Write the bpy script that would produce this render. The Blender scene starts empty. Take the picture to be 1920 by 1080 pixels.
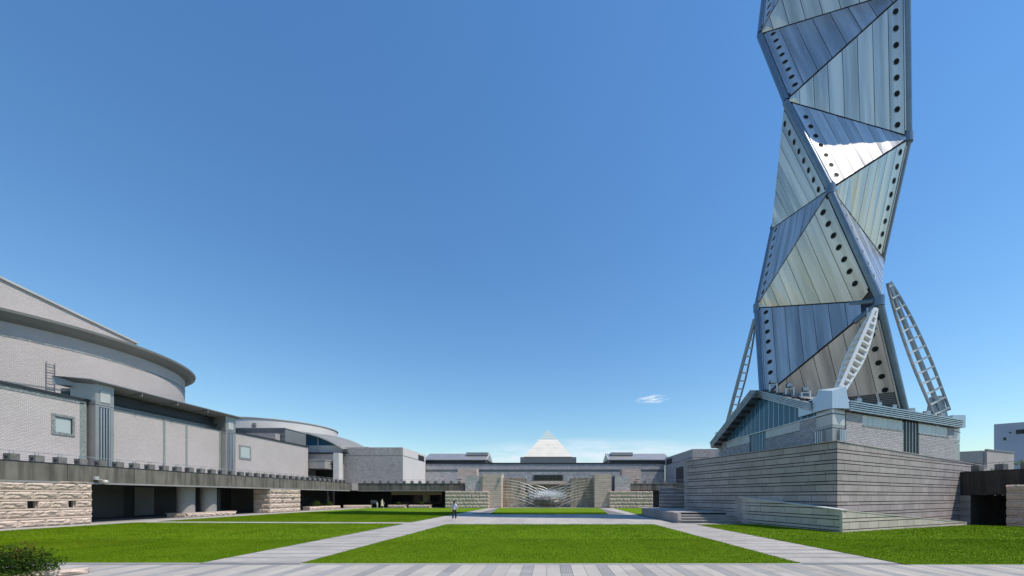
import bpy, bmesh, math, random
from mathutils import Vector as V, Matrix, noise
random.seed(7)
R = math.radians
SC = bpy.context.scene
COL = SC.collection
F, VX, VY, CH = 690.0, 1030.0, 931.0, 2.0   # surveyed from the photograph: focal length in its pixels, vanishing point, eye height

# ---------------------------------------------------------------- camera, sky, sun, exposure
cam = bpy.data.cameras.new('camera')
cam.sensor_width = 36
cam.lens = 36 * F / 1920
cam.shift_x = (960 - VX) / 1920
cam.shift_y = (VY - 540) / 1920
cam.clip_start, cam.clip_end = 0.1, 4000
co = bpy.data.objects.new('camera', cam)
COL.objects.link(co)
co.location = (0, 0, CH)
co.rotation_euler = (R(90), 0, 0)
SC.camera = co
SUN_EL, SUN_AZ = 60.5, 107.0          # azimuth clockwise from +Y
w = bpy.data.worlds.new('World')
SC.world = w
w.use_nodes = True
nt = w.node_tree
nt.nodes.clear()
N = nt.nodes.new
L = nt.links.new
out = N('ShaderNodeOutputWorld')
bg = N('ShaderNodeBackground')
bg.inputs[1].default_value = 0.105
sky = N('ShaderNodeTexSky')
sky.sky_type = 'NISHITA'
sky.sun_disc = False
sky.sun_elevation = R(SUN_EL)
sky.sun_rotation = R(SUN_AZ)
sky.air_density = 1.5
sky.dust_density = 0.0
sky.ozone_density = 4.0
# clouds low over the horizon, by direction only
tc = N('ShaderNodeTexCoord')
sp = N('ShaderNodeSeparateXYZ')
L(tc.outputs['Generated'], sp.inputs[0])
def mth(op, a, b=None, c=None):
    n = N('ShaderNodeMath'); n.operation = op
    for i, q in enumerate((a, b, c)):
        if q is None: continue
        if isinstance(q, (int, float)): n.inputs[i].default_value = q
        else: L(q, n.inputs[i])
    return n.outputs[0]
az = mth('ARCTAN2', sp.outputs[0], sp.outputs[1])
el = mth('ARCSINE', sp.outputs[2])
cmb = N('ShaderNodeCombineXYZ')
L(mth('MULTIPLY', az, 5.0), cmb.inputs[0]); L(mth('MULTIPLY', el, 24.0), cmb.inputs[1])
nz = N('ShaderNodeTexNoise'); nz.inputs['Scale'].default_value = 1.6; nz.inputs['Detail'].default_value = 7; nz.inputs['Roughness'].default_value = .58
L(cmb.outputs[0], nz.inputs['Vector'])
def blob(a0, e0, wa, we):
    da = mth('DIVIDE', mth('SUBTRACT', az, a0), wa)
    de = mth('DIVIDE', mth('SUBTRACT', el, e0), we)
    d = mth('ADD', mth('MULTIPLY', da, da), mth('MULTIPLY', de, de))
    return mth('MAXIMUM', mth('SUBTRACT', 1.0, d), 0.0)
bank = mth('MULTIPLY', mth('MULTIPLY', blob(0.10, 0.085, 0.42, 0.075), 1.25), mth('MAXIMUM', mth('SUBTRACT', nz.outputs[0], 0.30), 0.0))
nz2 = N('ShaderNodeTexNoise'); nz2.inputs['Scale'].default_value = 7; nz2.inputs['Detail'].default_value = 6
L(cmb.outputs[0], nz2.inputs['Vector'])
wisp = mth('MULTIPLY', blob(0.272, 0.249, 0.046, 0.012), mth('MULTIPLY', mth('MAXIMUM', mth('SUBTRACT', nz2.outputs[0], 0.40), 0.0), 4.5))
cl = mth('MINIMUM', mth('ADD', mth('MULTIPLY', bank, 2.7), wisp), 0.9)
hs = N('ShaderNodeHueSaturation'); hs.inputs['Saturation'].default_value = 1.16; hs.inputs['Value'].default_value = 1.08
L(sky.outputs[0], hs.inputs['Color'])
tn = N('ShaderNodeMix'); tn.data_type = 'RGBA'; tn.blend_type = 'MULTIPLY'; tn.inputs[0].default_value = 1
L(hs.outputs[0], tn.inputs[6]); tn.inputs[7].default_value = (.87, 1.0, 1.10, 1)
mx = N('ShaderNodeMix'); mx.data_type = 'RGBA'
L(cl, mx.inputs[0]); L(tn.outputs[2], mx.inputs[6])
mx.inputs[7].default_value = (6.6, 7.3, 8.2, 1)
L(mx.outputs[2], bg.inputs[0])
L(bg.outputs[0], out.inputs[0])
sl = bpy.data.lights.new('sun', 'SUN')
sl.energy = 4.0
sl.angle = R(0.53)
sl.color = (1.0, 0.92, 0.80)
so = bpy.data.objects.new('sun', sl)
COL.objects.link(so)
sd = V((math.sin(R(SUN_AZ)) * math.cos(R(SUN_EL)), math.cos(R(SUN_AZ)) * math.cos(R(SUN_EL)), math.sin(R(SUN_EL))))
so.rotation_euler = sd.to_track_quat('Z', 'Y').to_euler()
so.location = (30, -10, 60)
SC.view_settings.view_transform = 'Standard'
SC.view_settings.look = 'None'
SC.view_settings.exposure = 0.25
SC.view_settings.gamma = 1
SC.view_settings.use_curve_mapping = False

# ---------------------------------------------------------------- materials
def mat(name, c1, c2=None, rough=.8, metal=0., ns=2., bump=0., bs=30., streak=0., sdark=.35, var=0., stretch=(1, 1, 1), fine=0., spec=.5, uvb=None, stain=0.):
    m = bpy.data.materials.new(name); m.use_nodes = True
    t = m.node_tree; n = t.nodes; l = t.links
    b = n['Principled BSDF']
    b.inputs['Roughness'].default_value = rough
    b.inputs['Metallic'].default_value = metal
    b.inputs['Specular IOR Level'].default_value = spec
    g = n.new('ShaderNodeNewGeometry')
    def nn(scale, det=4, st=(1, 1, 1)):
        mp = n.new('ShaderNodeMapping'); mp.inputs['Scale'].default_value = st
        l.new(g.outputs['Position'], mp.inputs[0])
        q = n.new('ShaderNodeTexNoise'); q.inputs['Scale'].default_value = scale; q.inputs['Detail'].default_value = det
        l.new(mp.outputs[0], q.inputs['Vector'])
        return q.outputs[0]
    def ramp(src, a, b_, lo=0., hi=1.):
        r = n.new('ShaderNodeMapRange'); r.inputs[1].default_value = a; r.inputs[2].default_value = b_
        r.inputs[3].default_value = lo; r.inputs[4].default_value = hi
        l.new(src, r.inputs[0]); return r.outputs[0]
    c2 = c2 or tuple(x * .82 for x in c1)
    mxn = n.new('ShaderNodeMix'); mxn.data_type = 'RGBA'
    mxn.inputs[6].default_value = (*c1, 1); mxn.inputs[7].default_value = (*c2, 1)
    l.new(ramp(nn(ns, 5), .35, .68), mxn.inputs[0])
    col = mxn.outputs[2]
    def mul(col, fac_src):
        h = n.new('ShaderNodeMix'); h.data_type = 'RGBA'; h.blend_type = 'MULTIPLY'; h.inputs[0].default_value = 1
        l.new(col, h.inputs[6])
        cc = n.new('ShaderNodeCombineColor')
        for i in range(3): l.new(fac_src, cc.inputs[i])
        l.new(cc.outputs[0], h.inputs[7]); return h.outputs[2]
    if streak: col = mul(col, ramp(nn(1.0, 6, (streak, streak, .22)), .42, .62, 1., sdark))
    if fine: col = mul(col, ramp(nn(bs * 1.7, 3), .3, .7, 1 - fine, 1 + fine))
    if stain: col = mul(col, ramp(nn(.45, 6), .5, .72, 1., 1 - stain))
    if var:
        oi = n.new('ShaderNodeObjectInfo')
        col = mul(col, ramp(oi.outputs['Random'], 0, 1, 1 - var, 1 + var))
    l.new(col, b.inputs['Base Color'])
    if bump:
        bp = n.new('ShaderNodeBump'); bp.inputs['Distance'].default_value = bump; bp.inputs['Strength'].default_value = 1
        l.new(nn(bs, 5, stretch), bp.inputs['Height'])
        l.new(bp.outputs[0], b.inputs['Normal'])
    return m

def brickmat(name, c1, c2, cm, bw=.30, bh=.12, mort=.014, bump=.03, ns=9.):
    m = bpy.data.materials.new(name); m.use_nodes = True
    t = m.node_tree; n = t.nodes; l = t.links
    b = n['Principled BSDF']; b.inputs['Roughness'].default_value = .85; b.inputs['Specular IOR Level'].default_value = .3
    uv = n.new('ShaderNodeUVMap'); uv.uv_map = 'uv'
    bt = n.new('ShaderNodeTexBrick')
    bt.inputs['Scale'].default_value = 1; bt.inputs['Brick Width'].default_value = bw; bt.inputs['Row Height'].default_value = bh
    bt.inputs['Mortar Size'].default_value = mort; bt.inputs['Mortar Smooth'].default_value = .3
    bt.inputs['Color1'].default_value = (*c1, 1); bt.inputs['Color2'].default_value = (*c2, 1); bt.inputs['Mortar'].default_value = (*cm, 1)
    l.new(uv.outputs[0], bt.inputs['Vector'])
    no = n.new('ShaderNodeTexNoise'); no.inputs['Scale'].default_value = ns; no.inputs['Detail'].default_value = 3
    l.new(uv.outputs[0], no.inputs['Vector'])
    big = n.new('ShaderNodeTexNoise'); big.inputs['Scale'].default_value = .35; big.inputs['Detail'].default_value = 5
    l.new(uv.outputs[0], big.inputs['Vector'])
    mr = n.new('ShaderNodeMapRange'); mr.inputs[3].default_value = .86; mr.inputs[4].default_value = 1.1
    l.new(big.outputs[0], mr.inputs[0])
    h = n.new('ShaderNodeMix'); h.data_type = 'RGBA'; h.blend_type = 'MULTIPLY'; h.inputs[0].default_value = 1
    cc = n.new('ShaderNodeCombineColor')
    for i in range(3): l.new(mr.outputs[0], cc.inputs[i])
    l.new(bt.outputs[0], h.inputs[6]); l.new(cc.outputs[0], h.inputs[7])
    l.new(h.outputs[2], b.inputs['Base Color'])
    sub = n.new('ShaderNodeMath'); sub.operation = 'MULTIPLY_ADD'; sub.inputs[1].default_value = -.8
    l.new(bt.outputs['Fac'], sub.inputs[0]); l.new(no.outputs[0], sub.inputs[2])
    bp = n.new('ShaderNodeBump'); bp.inputs['Distance'].default_value = bump; bp.inputs['Strength'].default_value = 1
    l.new(sub.outputs[0], bp.inputs['Height']); l.new(bp.outputs[0], b.inputs['Normal'])
    return m

def metalmat(name, col, rough, bscale=(.55, .10), bump=.03, var=.05):
    """brushed sheet metal, gently oil-canned along the sheet (uv: u across, v along)"""
    m = bpy.data.materials.new(name); m.use_nodes = True
    t = m.node_tree; n = t.nodes; l = t.links
    b = n['Principled BSDF']; b.inputs['Metallic'].default_value = .72
    uv = n.new('ShaderNodeUVMap'); uv.uv_map = 'uv'
    oi = n.new('ShaderNodeObjectInfo')
    ad = n.new('ShaderNodeVectorMath'); ad.operation = 'MULTIPLY_ADD'
    ad.inputs[1].default_value = (bscale[0], bscale[1], 1)
    cx = n.new('ShaderNodeCombineXYZ')
    mm = n.new('ShaderNodeMath'); mm.operation = 'MULTIPLY'; mm.inputs[1].default_value = 37.
    l.new(oi.outputs['Random'], mm.inputs[0]); l.new(mm.outputs[0], cx.inputs[2])
    l.new(uv.outputs[0], ad.inputs[0]); l.new(cx.outputs[0], ad.inputs[2])
    no = n.new('ShaderNodeTexNoise'); no.inputs['Scale'].default_value = 1; no.inputs['Detail'].default_value = 1.2; no.inputs['Roughness'].default_value = .4
    l.new(ad.outputs[0], no.inputs['Vector'])
    bp = n.new('ShaderNodeBump'); bp.inputs['Distance'].default_value = bump; bp.inputs['Strength'].default_value = 1
    l.new(no.outputs[0], bp.inputs['Height']); l.new(bp.outputs[0], b.inputs['Normal'])
    n2 = n.new('ShaderNodeTexNoise'); n2.inputs['Scale'].default_value = 1.6; n2.inputs['Detail'].default_value = 3
    a2 = n.new('ShaderNodeVectorMath'); a2.operation = 'MULTIPLY'; a2.inputs[1].default_value = (1.6, .5, 1)
    l.new(ad.outputs[0], a2.inputs[0]); l.new(a2.outputs[0], n2.inputs['Vector'])
    mr = n.new('ShaderNodeMapRange'); mr.inputs[1].default_value = .3; mr.inputs[2].default_value = .7
    mr.inputs[3].default_value = rough * .8; mr.inputs[4].default_value = rough * 1.35
    l.new(n2.outputs[0], mr.inputs[0]); l.new(mr.outputs[0], b.inputs['Roughness'])
    mr2 = n.new('ShaderNodeMapRange'); mr2.inputs[1].default_value = .36; mr2.inputs[2].default_value = .62
    mr2.inputs[3].default_value = .62; mr2.inputs[4].default_value = 1  # streaks in the colour stand in for reflected surroundings
    l.new(n2.outputs[0], mr2.inputs[0])
    mr3 = n.new('ShaderNodeMapRange'); mr3.inputs[3].default_value = 1 - var; mr3.inputs[4].default_value = 1 + var
    l.new(oi.outputs['Random'], mr3.inputs[0])
    mm2 = n.new('ShaderNodeMath'); mm2.operation = 'MULTIPLY'
    l.new(mr2.outputs[0], mm2.inputs[0]); l.new(mr3.outputs[0], mm2.inputs[1])
    vm = n.new('ShaderNodeVectorMath'); vm.operation = 'SCALE'; vm.inputs[0].default_value = col
    l.new(mm2.outputs[0], vm.inputs['Scale']); l.new(vm.outputs[0], b.inputs['Base Color'])
    return m

def glassmat(name, col, rough=.05):
    m = bpy.data.materials.new(name); m.use_nodes = True
    b = m.node_tree.nodes['Principled BSDF']
    b.inputs['Base Color'].default_value = (*col, 1); b.inputs['Roughness'].default_value = rough
    b.inputs['Specular IOR Level'].default_value = .35; b.inputs['IOR'].default_value = 1.45
    return m

M = {}
M['steel'] = metalmat('stainless_panel', (.69, .64, .59), .26)
M['steel_trim'] = metalmat('steel_trim', (.55, .57, .60), .3, bump=.004)
M['pipe'] = mat('painted_pipe', (.19, .25, .31), rough=.35, metal=.5, ns=1.5)
M['pipe2'] = mat('grey_strut_paint', (.30, .34, .37), rough=.4, metal=.2, ns=1.5)
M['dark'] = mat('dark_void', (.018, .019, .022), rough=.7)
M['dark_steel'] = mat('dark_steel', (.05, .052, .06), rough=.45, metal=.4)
M['white'] = mat('white_paint', (.80, .80, .78), (.74, .74, .73), rough=.4, ns=1, spec=.4)
M['brick_l'] = brickmat('split_tile_left', (.60, .545, .525), (.54, .49, .47), (.45, .41, .40), bw=.22, bh=.11, bump=.028, ns=7)
M['brick_d'] = brickmat('split_tile_grey', (.56, .525, .53), (.40, .375, .385), (.22, .21, .22), bw=.34, bh=.16, bump=.06, ns=6)
M['brick_t'] = brickmat('split_tile_tower', (.56, .53, .53), (.43, .41, .41), (.24, .23, .23), bw=.26, bh=.12, bump=.045, ns=7)
M['brick_far'] = brickmat('split_tile_far', (.62, .59, .59), (.44, .42, .42), (.26, .25, .25), bw=.5, bh=.25, bump=.08, ns=4)
M['pale'] = mat('pale_plaster', (.60, .575, .555), (.55, .53, .51), rough=.85, ns=.5, bump=.01, bs=14, fine=.05)
M['mosaic'] = brickmat('mosaic', (.34, .36, .36), (.17, .19, .195), (.22, .24, .24), bw=.13, bh=.13, bump=.01)
M['mosaic_g'] = brickmat('mosaic_green', (.30, .345, .335), (.19, .23, .225), (.25, .275, .27), bw=.13, bh=.13, bump=.01)
M['granite'] = mat('flamed_granite', (.40, .345, .325), (.345, .297, .28), rough=.75, ns=.8, bump=.004, bs=60, fine=.14, var=.11, stain=.14)
M['granite_l'] = mat('flamed_granite_light', (.60, .51, .44), (.52, .44, .38), rough=.75, ns=.9, bump=.004, bs=60, fine=.12, var=.08, stain=.12)
M['sand'] = mat('pale_sandstone', (.63, .50, .42), (.55, .435, .36), rough=.85, ns=1.4, bump=.03, bs=9, fine=.12, var=.07)
M['sand_rough'] = mat('rough_sandstone', (.61, .49, .405), (.50, .40, .33), rough=.9, ns=2.4, bump=.05, bs=7, fine=.15, var=.08)
M['sand_wet'] = mat('wet_sandstone', (.44, .35, .27), (.34, .265, .20), rough=.5, ns=1, bump=.01, bs=14, fine=.12, var=.07, streak=1.6, sdark=.6)
M['concrete'] = mat('weathered_concrete', (.20, .18, .158), (.14, .128, .112), rough=.9, ns=.7, bump=.01, bs=30, streak=2.3, sdark=.5, fine=.12, var=.05)
M['concrete_c'] = mat('concrete_clean', (.30, .29, .28), (.25, .245, .24), rough=.85, ns=.8, bump=.005, bs=30, fine=.08)
M['concrete_k'] = mat('stained_shaded_concrete', (.075, .062, .055), (.045, .038, .034), rough=.9, ns=.7, bump=.01, bs=30, streak=3.2, sdark=.6, fine=.1, var=.08)  # stained concrete, its colour also darkened for the shade on the beam
M['block'] = mat('concrete_block', (.21, .20, .19), (.14, .135, .13), rough=.9, ns=3, bump=.01, bs=40, fine=.15, var=.12)
M['roofmetal'] = mat('roof_metal', (.33, .33, .34), (.28, .28, .29), rough=.45, metal=.4, ns=.5)
M['soffit'] = mat('soffit', (.24, .235, .225), rough=.6, ns=.4, var=.03)
M['louver'] = mat('louver_metal', (.42, .43, .44), rough=.35, metal=.8, ns=3, var=.05)
M['louver_d'] = mat('louver_dark', (.06, .06, .065), rough=.5, metal=.3)
M['panel_g'] = mat('grey_panel', (.21, .215, .22), rough=.5, ns=.4, metal=.2, var=.03)
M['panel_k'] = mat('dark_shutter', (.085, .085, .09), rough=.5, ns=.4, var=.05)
M['panel_m'] = mat('metal_cladding', (.37, .36, .35), rough=.4, metal=.5, ns=.5, var=.05)
M['panel_w'] = mat('pale_panel', (.54, .53, .51), rough=.35, metal=.1, ns=.8, var=.03)
M['frost'] = glassmat('frosted_glass', (.42, .48, .47), .3)
M['glass'] = glassmat('blue_glass', (.045, .13, .20), .06)
M['glass_d'] = glassmat('dark_glass', (.012, .016, .022), .06)
M['pave'] = mat('paving_base', (.17, .165, .16), (.14, .135, .13), rough=.85, ns=1.5, fine=.06, bs=40)
M['slab_l'] = mat('paving_slab_light', (.41, .375, .335), (.355, .325, .295), rough=.8, ns=1.3, bump=.003, bs=70, fine=.10, var=.08, stain=.2)
M['slab_d'] = mat('paving_slab_dark', (.30, .29, .28), (.255, .245, .24), rough=.8, ns=1.3, bump=.003, bs=70, fine=.12, var=.10, stain=.2)
M['stone_lt'] = mat('light_step_stone', (.40, .385, .37), (.34, .33, .32), rough=.8, ns=2, fine=.08, bs=40, var=.06)
M['basin'] = mat('pale_wet_basin', (.5, .47, .42), rough=.3)
M['rock'] = mat('wet_boulder', (.13, .12, .115), (.07, .065, .06), rough=.35, ns=2.5, bump=.12, bs=3)
M['lawn'] = mat('lawn_soil', (.125, .215, .005), (.095, .175, .004), rough=.95, ns=.55, bump=.02, bs=50, fine=.35, spec=.1)
M['ground'] = mat('far_ground', (.16, .155, .15), rough=.9, ns=.05)
M['pyr'] = mat('pyramid_stone', (.72, .68, .61), (.66, .62, .55), rough=.7, ns=.6, fine=.05, var=.03)
M['pyr_glass'] = glassmat('pyramid_glass', (.45, .55, .54), .15)
M['hole'] = mat('porthole_glass', (.02, .02, .018), rough=.7, spec=.1)
M['bluebld'] = mat('pale_blue_render', (.42, .47, .55), rough=.8, ns=.1)
M['beigebld'] = mat('beige_render', (.44, .40, .36), rough=.85, ns=.2)
M['sky_panel'] = mat('pale_blue_steel', (.52, .60, .68), (.48, .56, .64), rough=.38, metal=.35, ns=.6)

def grassmat(name, a, b, sc=.35):
    m = bpy.data.materials.new(name); m.use_nodes = True
    t = m.node_tree; n = t.nodes; l = t.links
    p = n['Principled BSDF']; p.inputs['Roughness'].default_value = .6; p.inputs['Specular IOR Level'].default_value = .03
    oi = n.new('ShaderNodeObjectInfo'); g = n.new('ShaderNodeNewGeometry')
    no = n.new('ShaderNodeTexNoise'); no.inputs['Scale'].default_value = sc; no.inputs['Detail'].default_value = 8; no.inputs['Roughness'].default_value = .62
    l.new(g.outputs['Position'], no.inputs['Vector'])
    ad = n.new('ShaderNodeMath'); ad.operation = 'MULTIPLY_ADD'; ad.inputs[1].default_value = .5; ad.inputs[2].default_value = -.25
    l.new(oi.outputs['Random'], ad.inputs[0])
    mr = n.new('ShaderNodeMapRange'); mr.inputs[1].default_value = .35; mr.inputs[2].default_value = .65
    l.new(no.outputs[0], mr.inputs[0])
    a2 = n.new('ShaderNodeMath'); a2.operation = 'ADD'; a2.use_clamp = True
    l.new(mr.outputs[0], a2.inputs[0]); l.new(ad.outputs[0], a2.inputs[1])
    mxn = n.new('ShaderNodeMix'); mxn.data_type = 'RGBA'
    mxn.inputs[6].default_value = (*a, 1); mxn.inputs[7].default_value = (*b, 1)
    l.new(a2.outputs[0], mxn.inputs[0])
    if name == 'grass_blade':      # drier yellowish patches
        n3 = n.new('ShaderNodeTexNoise'); n3.inputs['Scale'].default_value = .22; n3.inputs['Detail'].default_value = 7; n3.inputs['Roughness'].default_value = .65
        l.new(g.outputs['Position'], n3.inputs['Vector'])
        m3 = n.new('ShaderNodeMapRange'); m3.inputs[1].default_value = .50; m3.inputs[2].default_value = .72; m3.inputs[4].default_value = .65
        l.new(n3.outputs[0], m3.inputs[0])
        x3 = n.new('ShaderNodeMix'); x3.data_type = 'RGBA'; l.new(m3.outputs[0], x3.inputs[0])
        l.new(mxn.outputs[2], x3.inputs[6]); x3.inputs[7].default_value = (.24, .27, .02, 1); mxn = x3
    l.new(mxn.outputs[2], p.inputs['Base Color'])
    tr = n.new('ShaderNodeBsdfTranslucent'); l.new(mxn.outputs[2], tr.inputs[0])
    ms = n.new('ShaderNodeMixShader'); ms.inputs[0].default_value = .45
    l.new(p.outputs[0], ms.inputs[1]); l.new(tr.outputs[0], ms.inputs[2])
    l.new(ms.outputs[0], n['Material Output'].inputs[0])
    return m
M['blade'] = grassmat('grass_blade', (.10, .20, .003), (.24, .34, .010))
M['leaf'] = grassmat('shrub_leaf', (.014, .038, .008), (.12, .20, .03), 14)  # brightest leaf tones put highlights into the colour
M['leaf_r'] = grassmat('shrub_leaf_reddish', (.10, .09, .015), (.16, .11, .035), 9)

# ---------------------------------------------------------------- builders
WL = {}
class MB:
    def __init__(s): s.v = []; s.f = []; s.m = []
    def add(s, vs, fs, mi=0):
        k = len(s.v); s.v += [V(p) for p in vs]
        s.f += [tuple(i + k for i in f) for f in fs]; s.m += [mi] * len(fs)
        return s
    def hexa(s, p, mi=0):
        return s.add(p, [(0, 3, 2, 1), (4, 5, 6, 7), (0, 1, 5, 4), (1, 2, 6, 5), (2, 3, 7, 6), (3, 0, 4, 7)], mi)
    def box(s, x0, x1, y0, y1, z0, z1, mi=0):
        return s.hexa([(x0, y0, z0), (x1, y0, z0), (x1, y1, z0), (x0, y1, z0), (x0, y0, z1), (x1, y0, z1), (x1, y1, z1), (x0, y1, z1)], mi)
    def fbox(s, fr, a0, a1, d0, d1, z0, z1, mi=0, z0b=None, z1b=None):
        """box in a wall frame: a along the wall, d outwards; z may differ at a1"""
        o, t, n = fr
        z0b = z0 if z0b is None else z0b; z1b = z1 if z1b is None else z1b
        def q(a, d, z): return (o.x + t.x * a + n.x * d, o.y + t.y * a + n.y * d, z)
        return s.hexa([q(a0, d1, z0), q(a1, d1, z0b), q(a1, d0, z0b), q(a0, d0, z0), q(a0, d1, z1), q(a1, d1, z1b), q(a1, d0, z1b), q(a0, d0, z1)], mi)
    def prism(s, poly, z0, z1, mi=0):
        k = len(poly)
        vs = [(x, y, z0) for x, y in poly] + [(x, y, z1) for x, y in poly]
        fs = [tuple(range(k))[::-1], tuple(range(k, 2 * k))] + [(i, (i + 1) % k, k + (i + 1) % k, k + i) for i in range(k)]
        return s.add(vs, fs, mi)
    def plate(s, pts, nrm, th, mi=0):
        k = len(pts); nrm = V(nrm).normalized() * th
        vs = [V(p) - nrm for p in pts] + [V(p) for p in pts]
        fs = [tuple(range(k))[::-1], tuple(range(k, 2 * k))] + [(i, (i + 1) % k, k + (i + 1) % k, k + i) for i in range(k)]
        return s.add(vs, fs, mi)
    def tube(s, pts, r, seg=8, mi=0, caps=True):
        pts = [V(p) for p in pts]; k = len(pts)
        rs = r if isinstance(r, (list, tuple)) else [r] * k
        rings = []
        ref = V((0, 0, 1))
        d0 = (pts[-1] - pts[0]).normalized()
        if abs(d0.z) > .9: ref = V((1, 0, 0))
        for i, p in enumerate(pts):
            d = (pts[min(i + 1, k - 1)] - pts[max(i - 1, 0)]).normalized()
            a = d.cross(ref).normalized(); b = a.cross(d)
            rings.append([p + (a * math.cos(2 * math.pi * j / seg) + b * math.sin(2 * math.pi * j / seg)) * rs[i] for j in range(seg)])
        vs = [q for r_ in rings for q in r_]
        fs = []
        for i in range(k - 1):
            for j in range(seg):
                j2 = (j + 1) % seg
                fs.append((i * seg + j, i * seg + j2, (i + 1) * seg + j2, (i + 1) * seg + j))
        if caps:
            fs.append(tuple(range(seg))); fs.append(tuple((k - 1) * seg + j for j in range(seg))[::-1])
        return s.add(vs, fs, mi)
    def bar(s, p, q, w_, h_, up=(0, 0, 1), mi=0):
        p = V(p); q = V(q); d = (q - p).normalized(); a = d.cross(V(up)).normalized(); b = a.cross(d).normalized()
        a *= w_ / 2; b *= h_ / 2
        return s.hexa([p - a - b, p + a - b, p + a + b, p - a + b, q - a - b, q + a - b, q + a + b, q - a + b], mi)
    def build(s, name, mt, parent=None, loc=None, smooth=False, uv=True, **tags):
        me = bpy.data.meshes.new(name)
        if parent is not None: base = WL[parent]
        elif loc is not None: base = V(loc)
        else:
            xs = [p.x for p in s.v]; ys = [p.y for p in s.v]
            base = V(((min(xs) + max(xs)) / 2, (min(ys) + max(ys)) / 2, min(p.z for p in s.v)))
        me.from_pydata([p - base for p in s.v], [], s.f)
        for q in (mt if isinstance(mt, (list, tuple)) else [mt]): me.materials.append(q)
        for p, mi in zip(me.polygons, s.m): p.material_index = mi
        bm = bmesh.new(); bm.from_mesh(me); bmesh.ops.recalc_face_normals(bm, faces=bm.faces); bm.to_mesh(me); bm.free()
        if uv:
            lay = me.uv_layers.new(name='uv'); vv = me.vertices
            for p in me.polygons:
                nr = p.normal
                for li in p.loop_indices:
                    c = vv[me.loops[li].vertex_index].co + base
                    if abs(nr.z) > .75: lay.data[li].uv = (c.x, c.y)
                    else:
                        h = math.hypot(nr.x, nr.y); lay.data[li].uv = ((-nr.y * c.x + nr.x * c.y) / h, c.z)
        if smooth:
            for p in me.polygons: p.use_smooth = True
        o = bpy.data.objects.new(name, me); COL.objects.link(o)
        if parent is not None: o.parent = parent
        else: o.location = base
        WL[o] = base
        for k_, v_ in tags.items(): o[k_] = v_
        return o
def thing(name, label, cat, loc, group=None, kind=None):
    o = bpy.data.objects.new(name, None); COL.objects.link(o)
    o.empty_display_size = .3
    o.location = loc; WL[o] = V(loc)
    if label: o['label'] = label
    if cat: o['category'] = cat
    if group: o['group'] = group
    if kind: o['kind'] = kind
    return o
def inst(name, me, parent, c, rz=0, sc=(1, 1, 1), rot=None, mt=None):
    o = bpy.data.objects.new(name, me); COL.objects.link(o)
    o.parent = parent; o.location = V(c) - WL[parent]
    o.rotation_euler = rot if rot is not None else (0, 0, rz)
    o.scale = sc; WL[o] = WL[parent]
    return o
def frame(p0, p1):
    p0 = V((p0[0], p0[1])); p1 = V((p1[0], p1[1])); d = p1 - p0; ln = d.length; t = d / ln
    return (p0, t, V((t.y, -t.x))), ln
def struct(name, mb, mt, **k):
    return mb.build(name, mt, kind='structure', **k)

def unit_mesh(name, mt, bev=.0):
    mb = MB().box(-.5, .5, -.5, .5, -.5, .5)
    me = bpy.data.meshes.new(name); me.from_pydata(mb.v, [], mb.f); me.materials.append(mt)
    bm = bmesh.new(); bm.from_mesh(me); bmesh.ops.recalc_face_normals(bm, faces=bm.faces); bm.to_mesh(me); bm.free()
    return me
def rough_mesh(name, mt, seed, nx=7, nz=4):
    rnd = random.Random(seed)
    vs = []; fs = []
    for j in range(nz + 1):
        for i in range(nx + 1):
            edge = i in (0, nx) or j in (0, nz)
            y = -.12 - .1 * rnd.random() if edge else -.35 - .5 * rnd.random()
            if j == nz - 1 and not edge: y -= .2
            jx = 0 if i in (0, nx) else rnd.uniform(-.05, .05); jz = 0 if j in (0, nz) else rnd.uniform(-.1, .1)
            vs.append((i / nx - .5 + jx, y, j / nz - .5 + jz))
    W = nx + 1
    for j in range(nz):
        for i in range(nx):
            a = j * W + i; b = a + 1; c = a + W + 1; d = a + W
            if rnd.random() < .5: fs += [(a, b, c), (a, c, d)]
            else: fs += [(a, b, d), (b, c, d)]
    ring = [i for i in range(W)] + [j * W + nx for j in range(1, nz + 1)] + [nz * W + i for i in range(nx - 1, -1, -1)] + [j * W for j in range(nz - 1, 0, -1)]
    k = len(vs)
    for q in ring: vs.append((vs[q][0], .5, vs[q][2]))
    n = len(ring)
    for i in range(n): fs.append((ring[i], k + i, k + (i + 1) % n, ring[(i + 1) % n]))
    me = bpy.data.meshes.new(name); me.from_pydata(vs, [], fs); me.materials.append(mt)
    bm = bmesh.new(); bm.from_mesh(me); bmesh.ops.recalc_face_normals(bm, faces=bm.faces); bm.to_mesh(me); bm.free()
    return me
UM = {k: unit_mesh('slab_' + k, M[k]) for k in ('granite', 'granite_l', 'sand', 'sand_wet', 'slab_l', 'slab_d', 'concrete', 'stone_lt', 'block', 'pyr', 'panel_g', 'panel_k', 'panel_m', 'panel_w', 'glass', 'frost', 'louver', 'pyr_glass', 'soffit')}
RM = [rough_mesh('rough_stone', M['sand_rough'], s) for s in range(10)]

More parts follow.
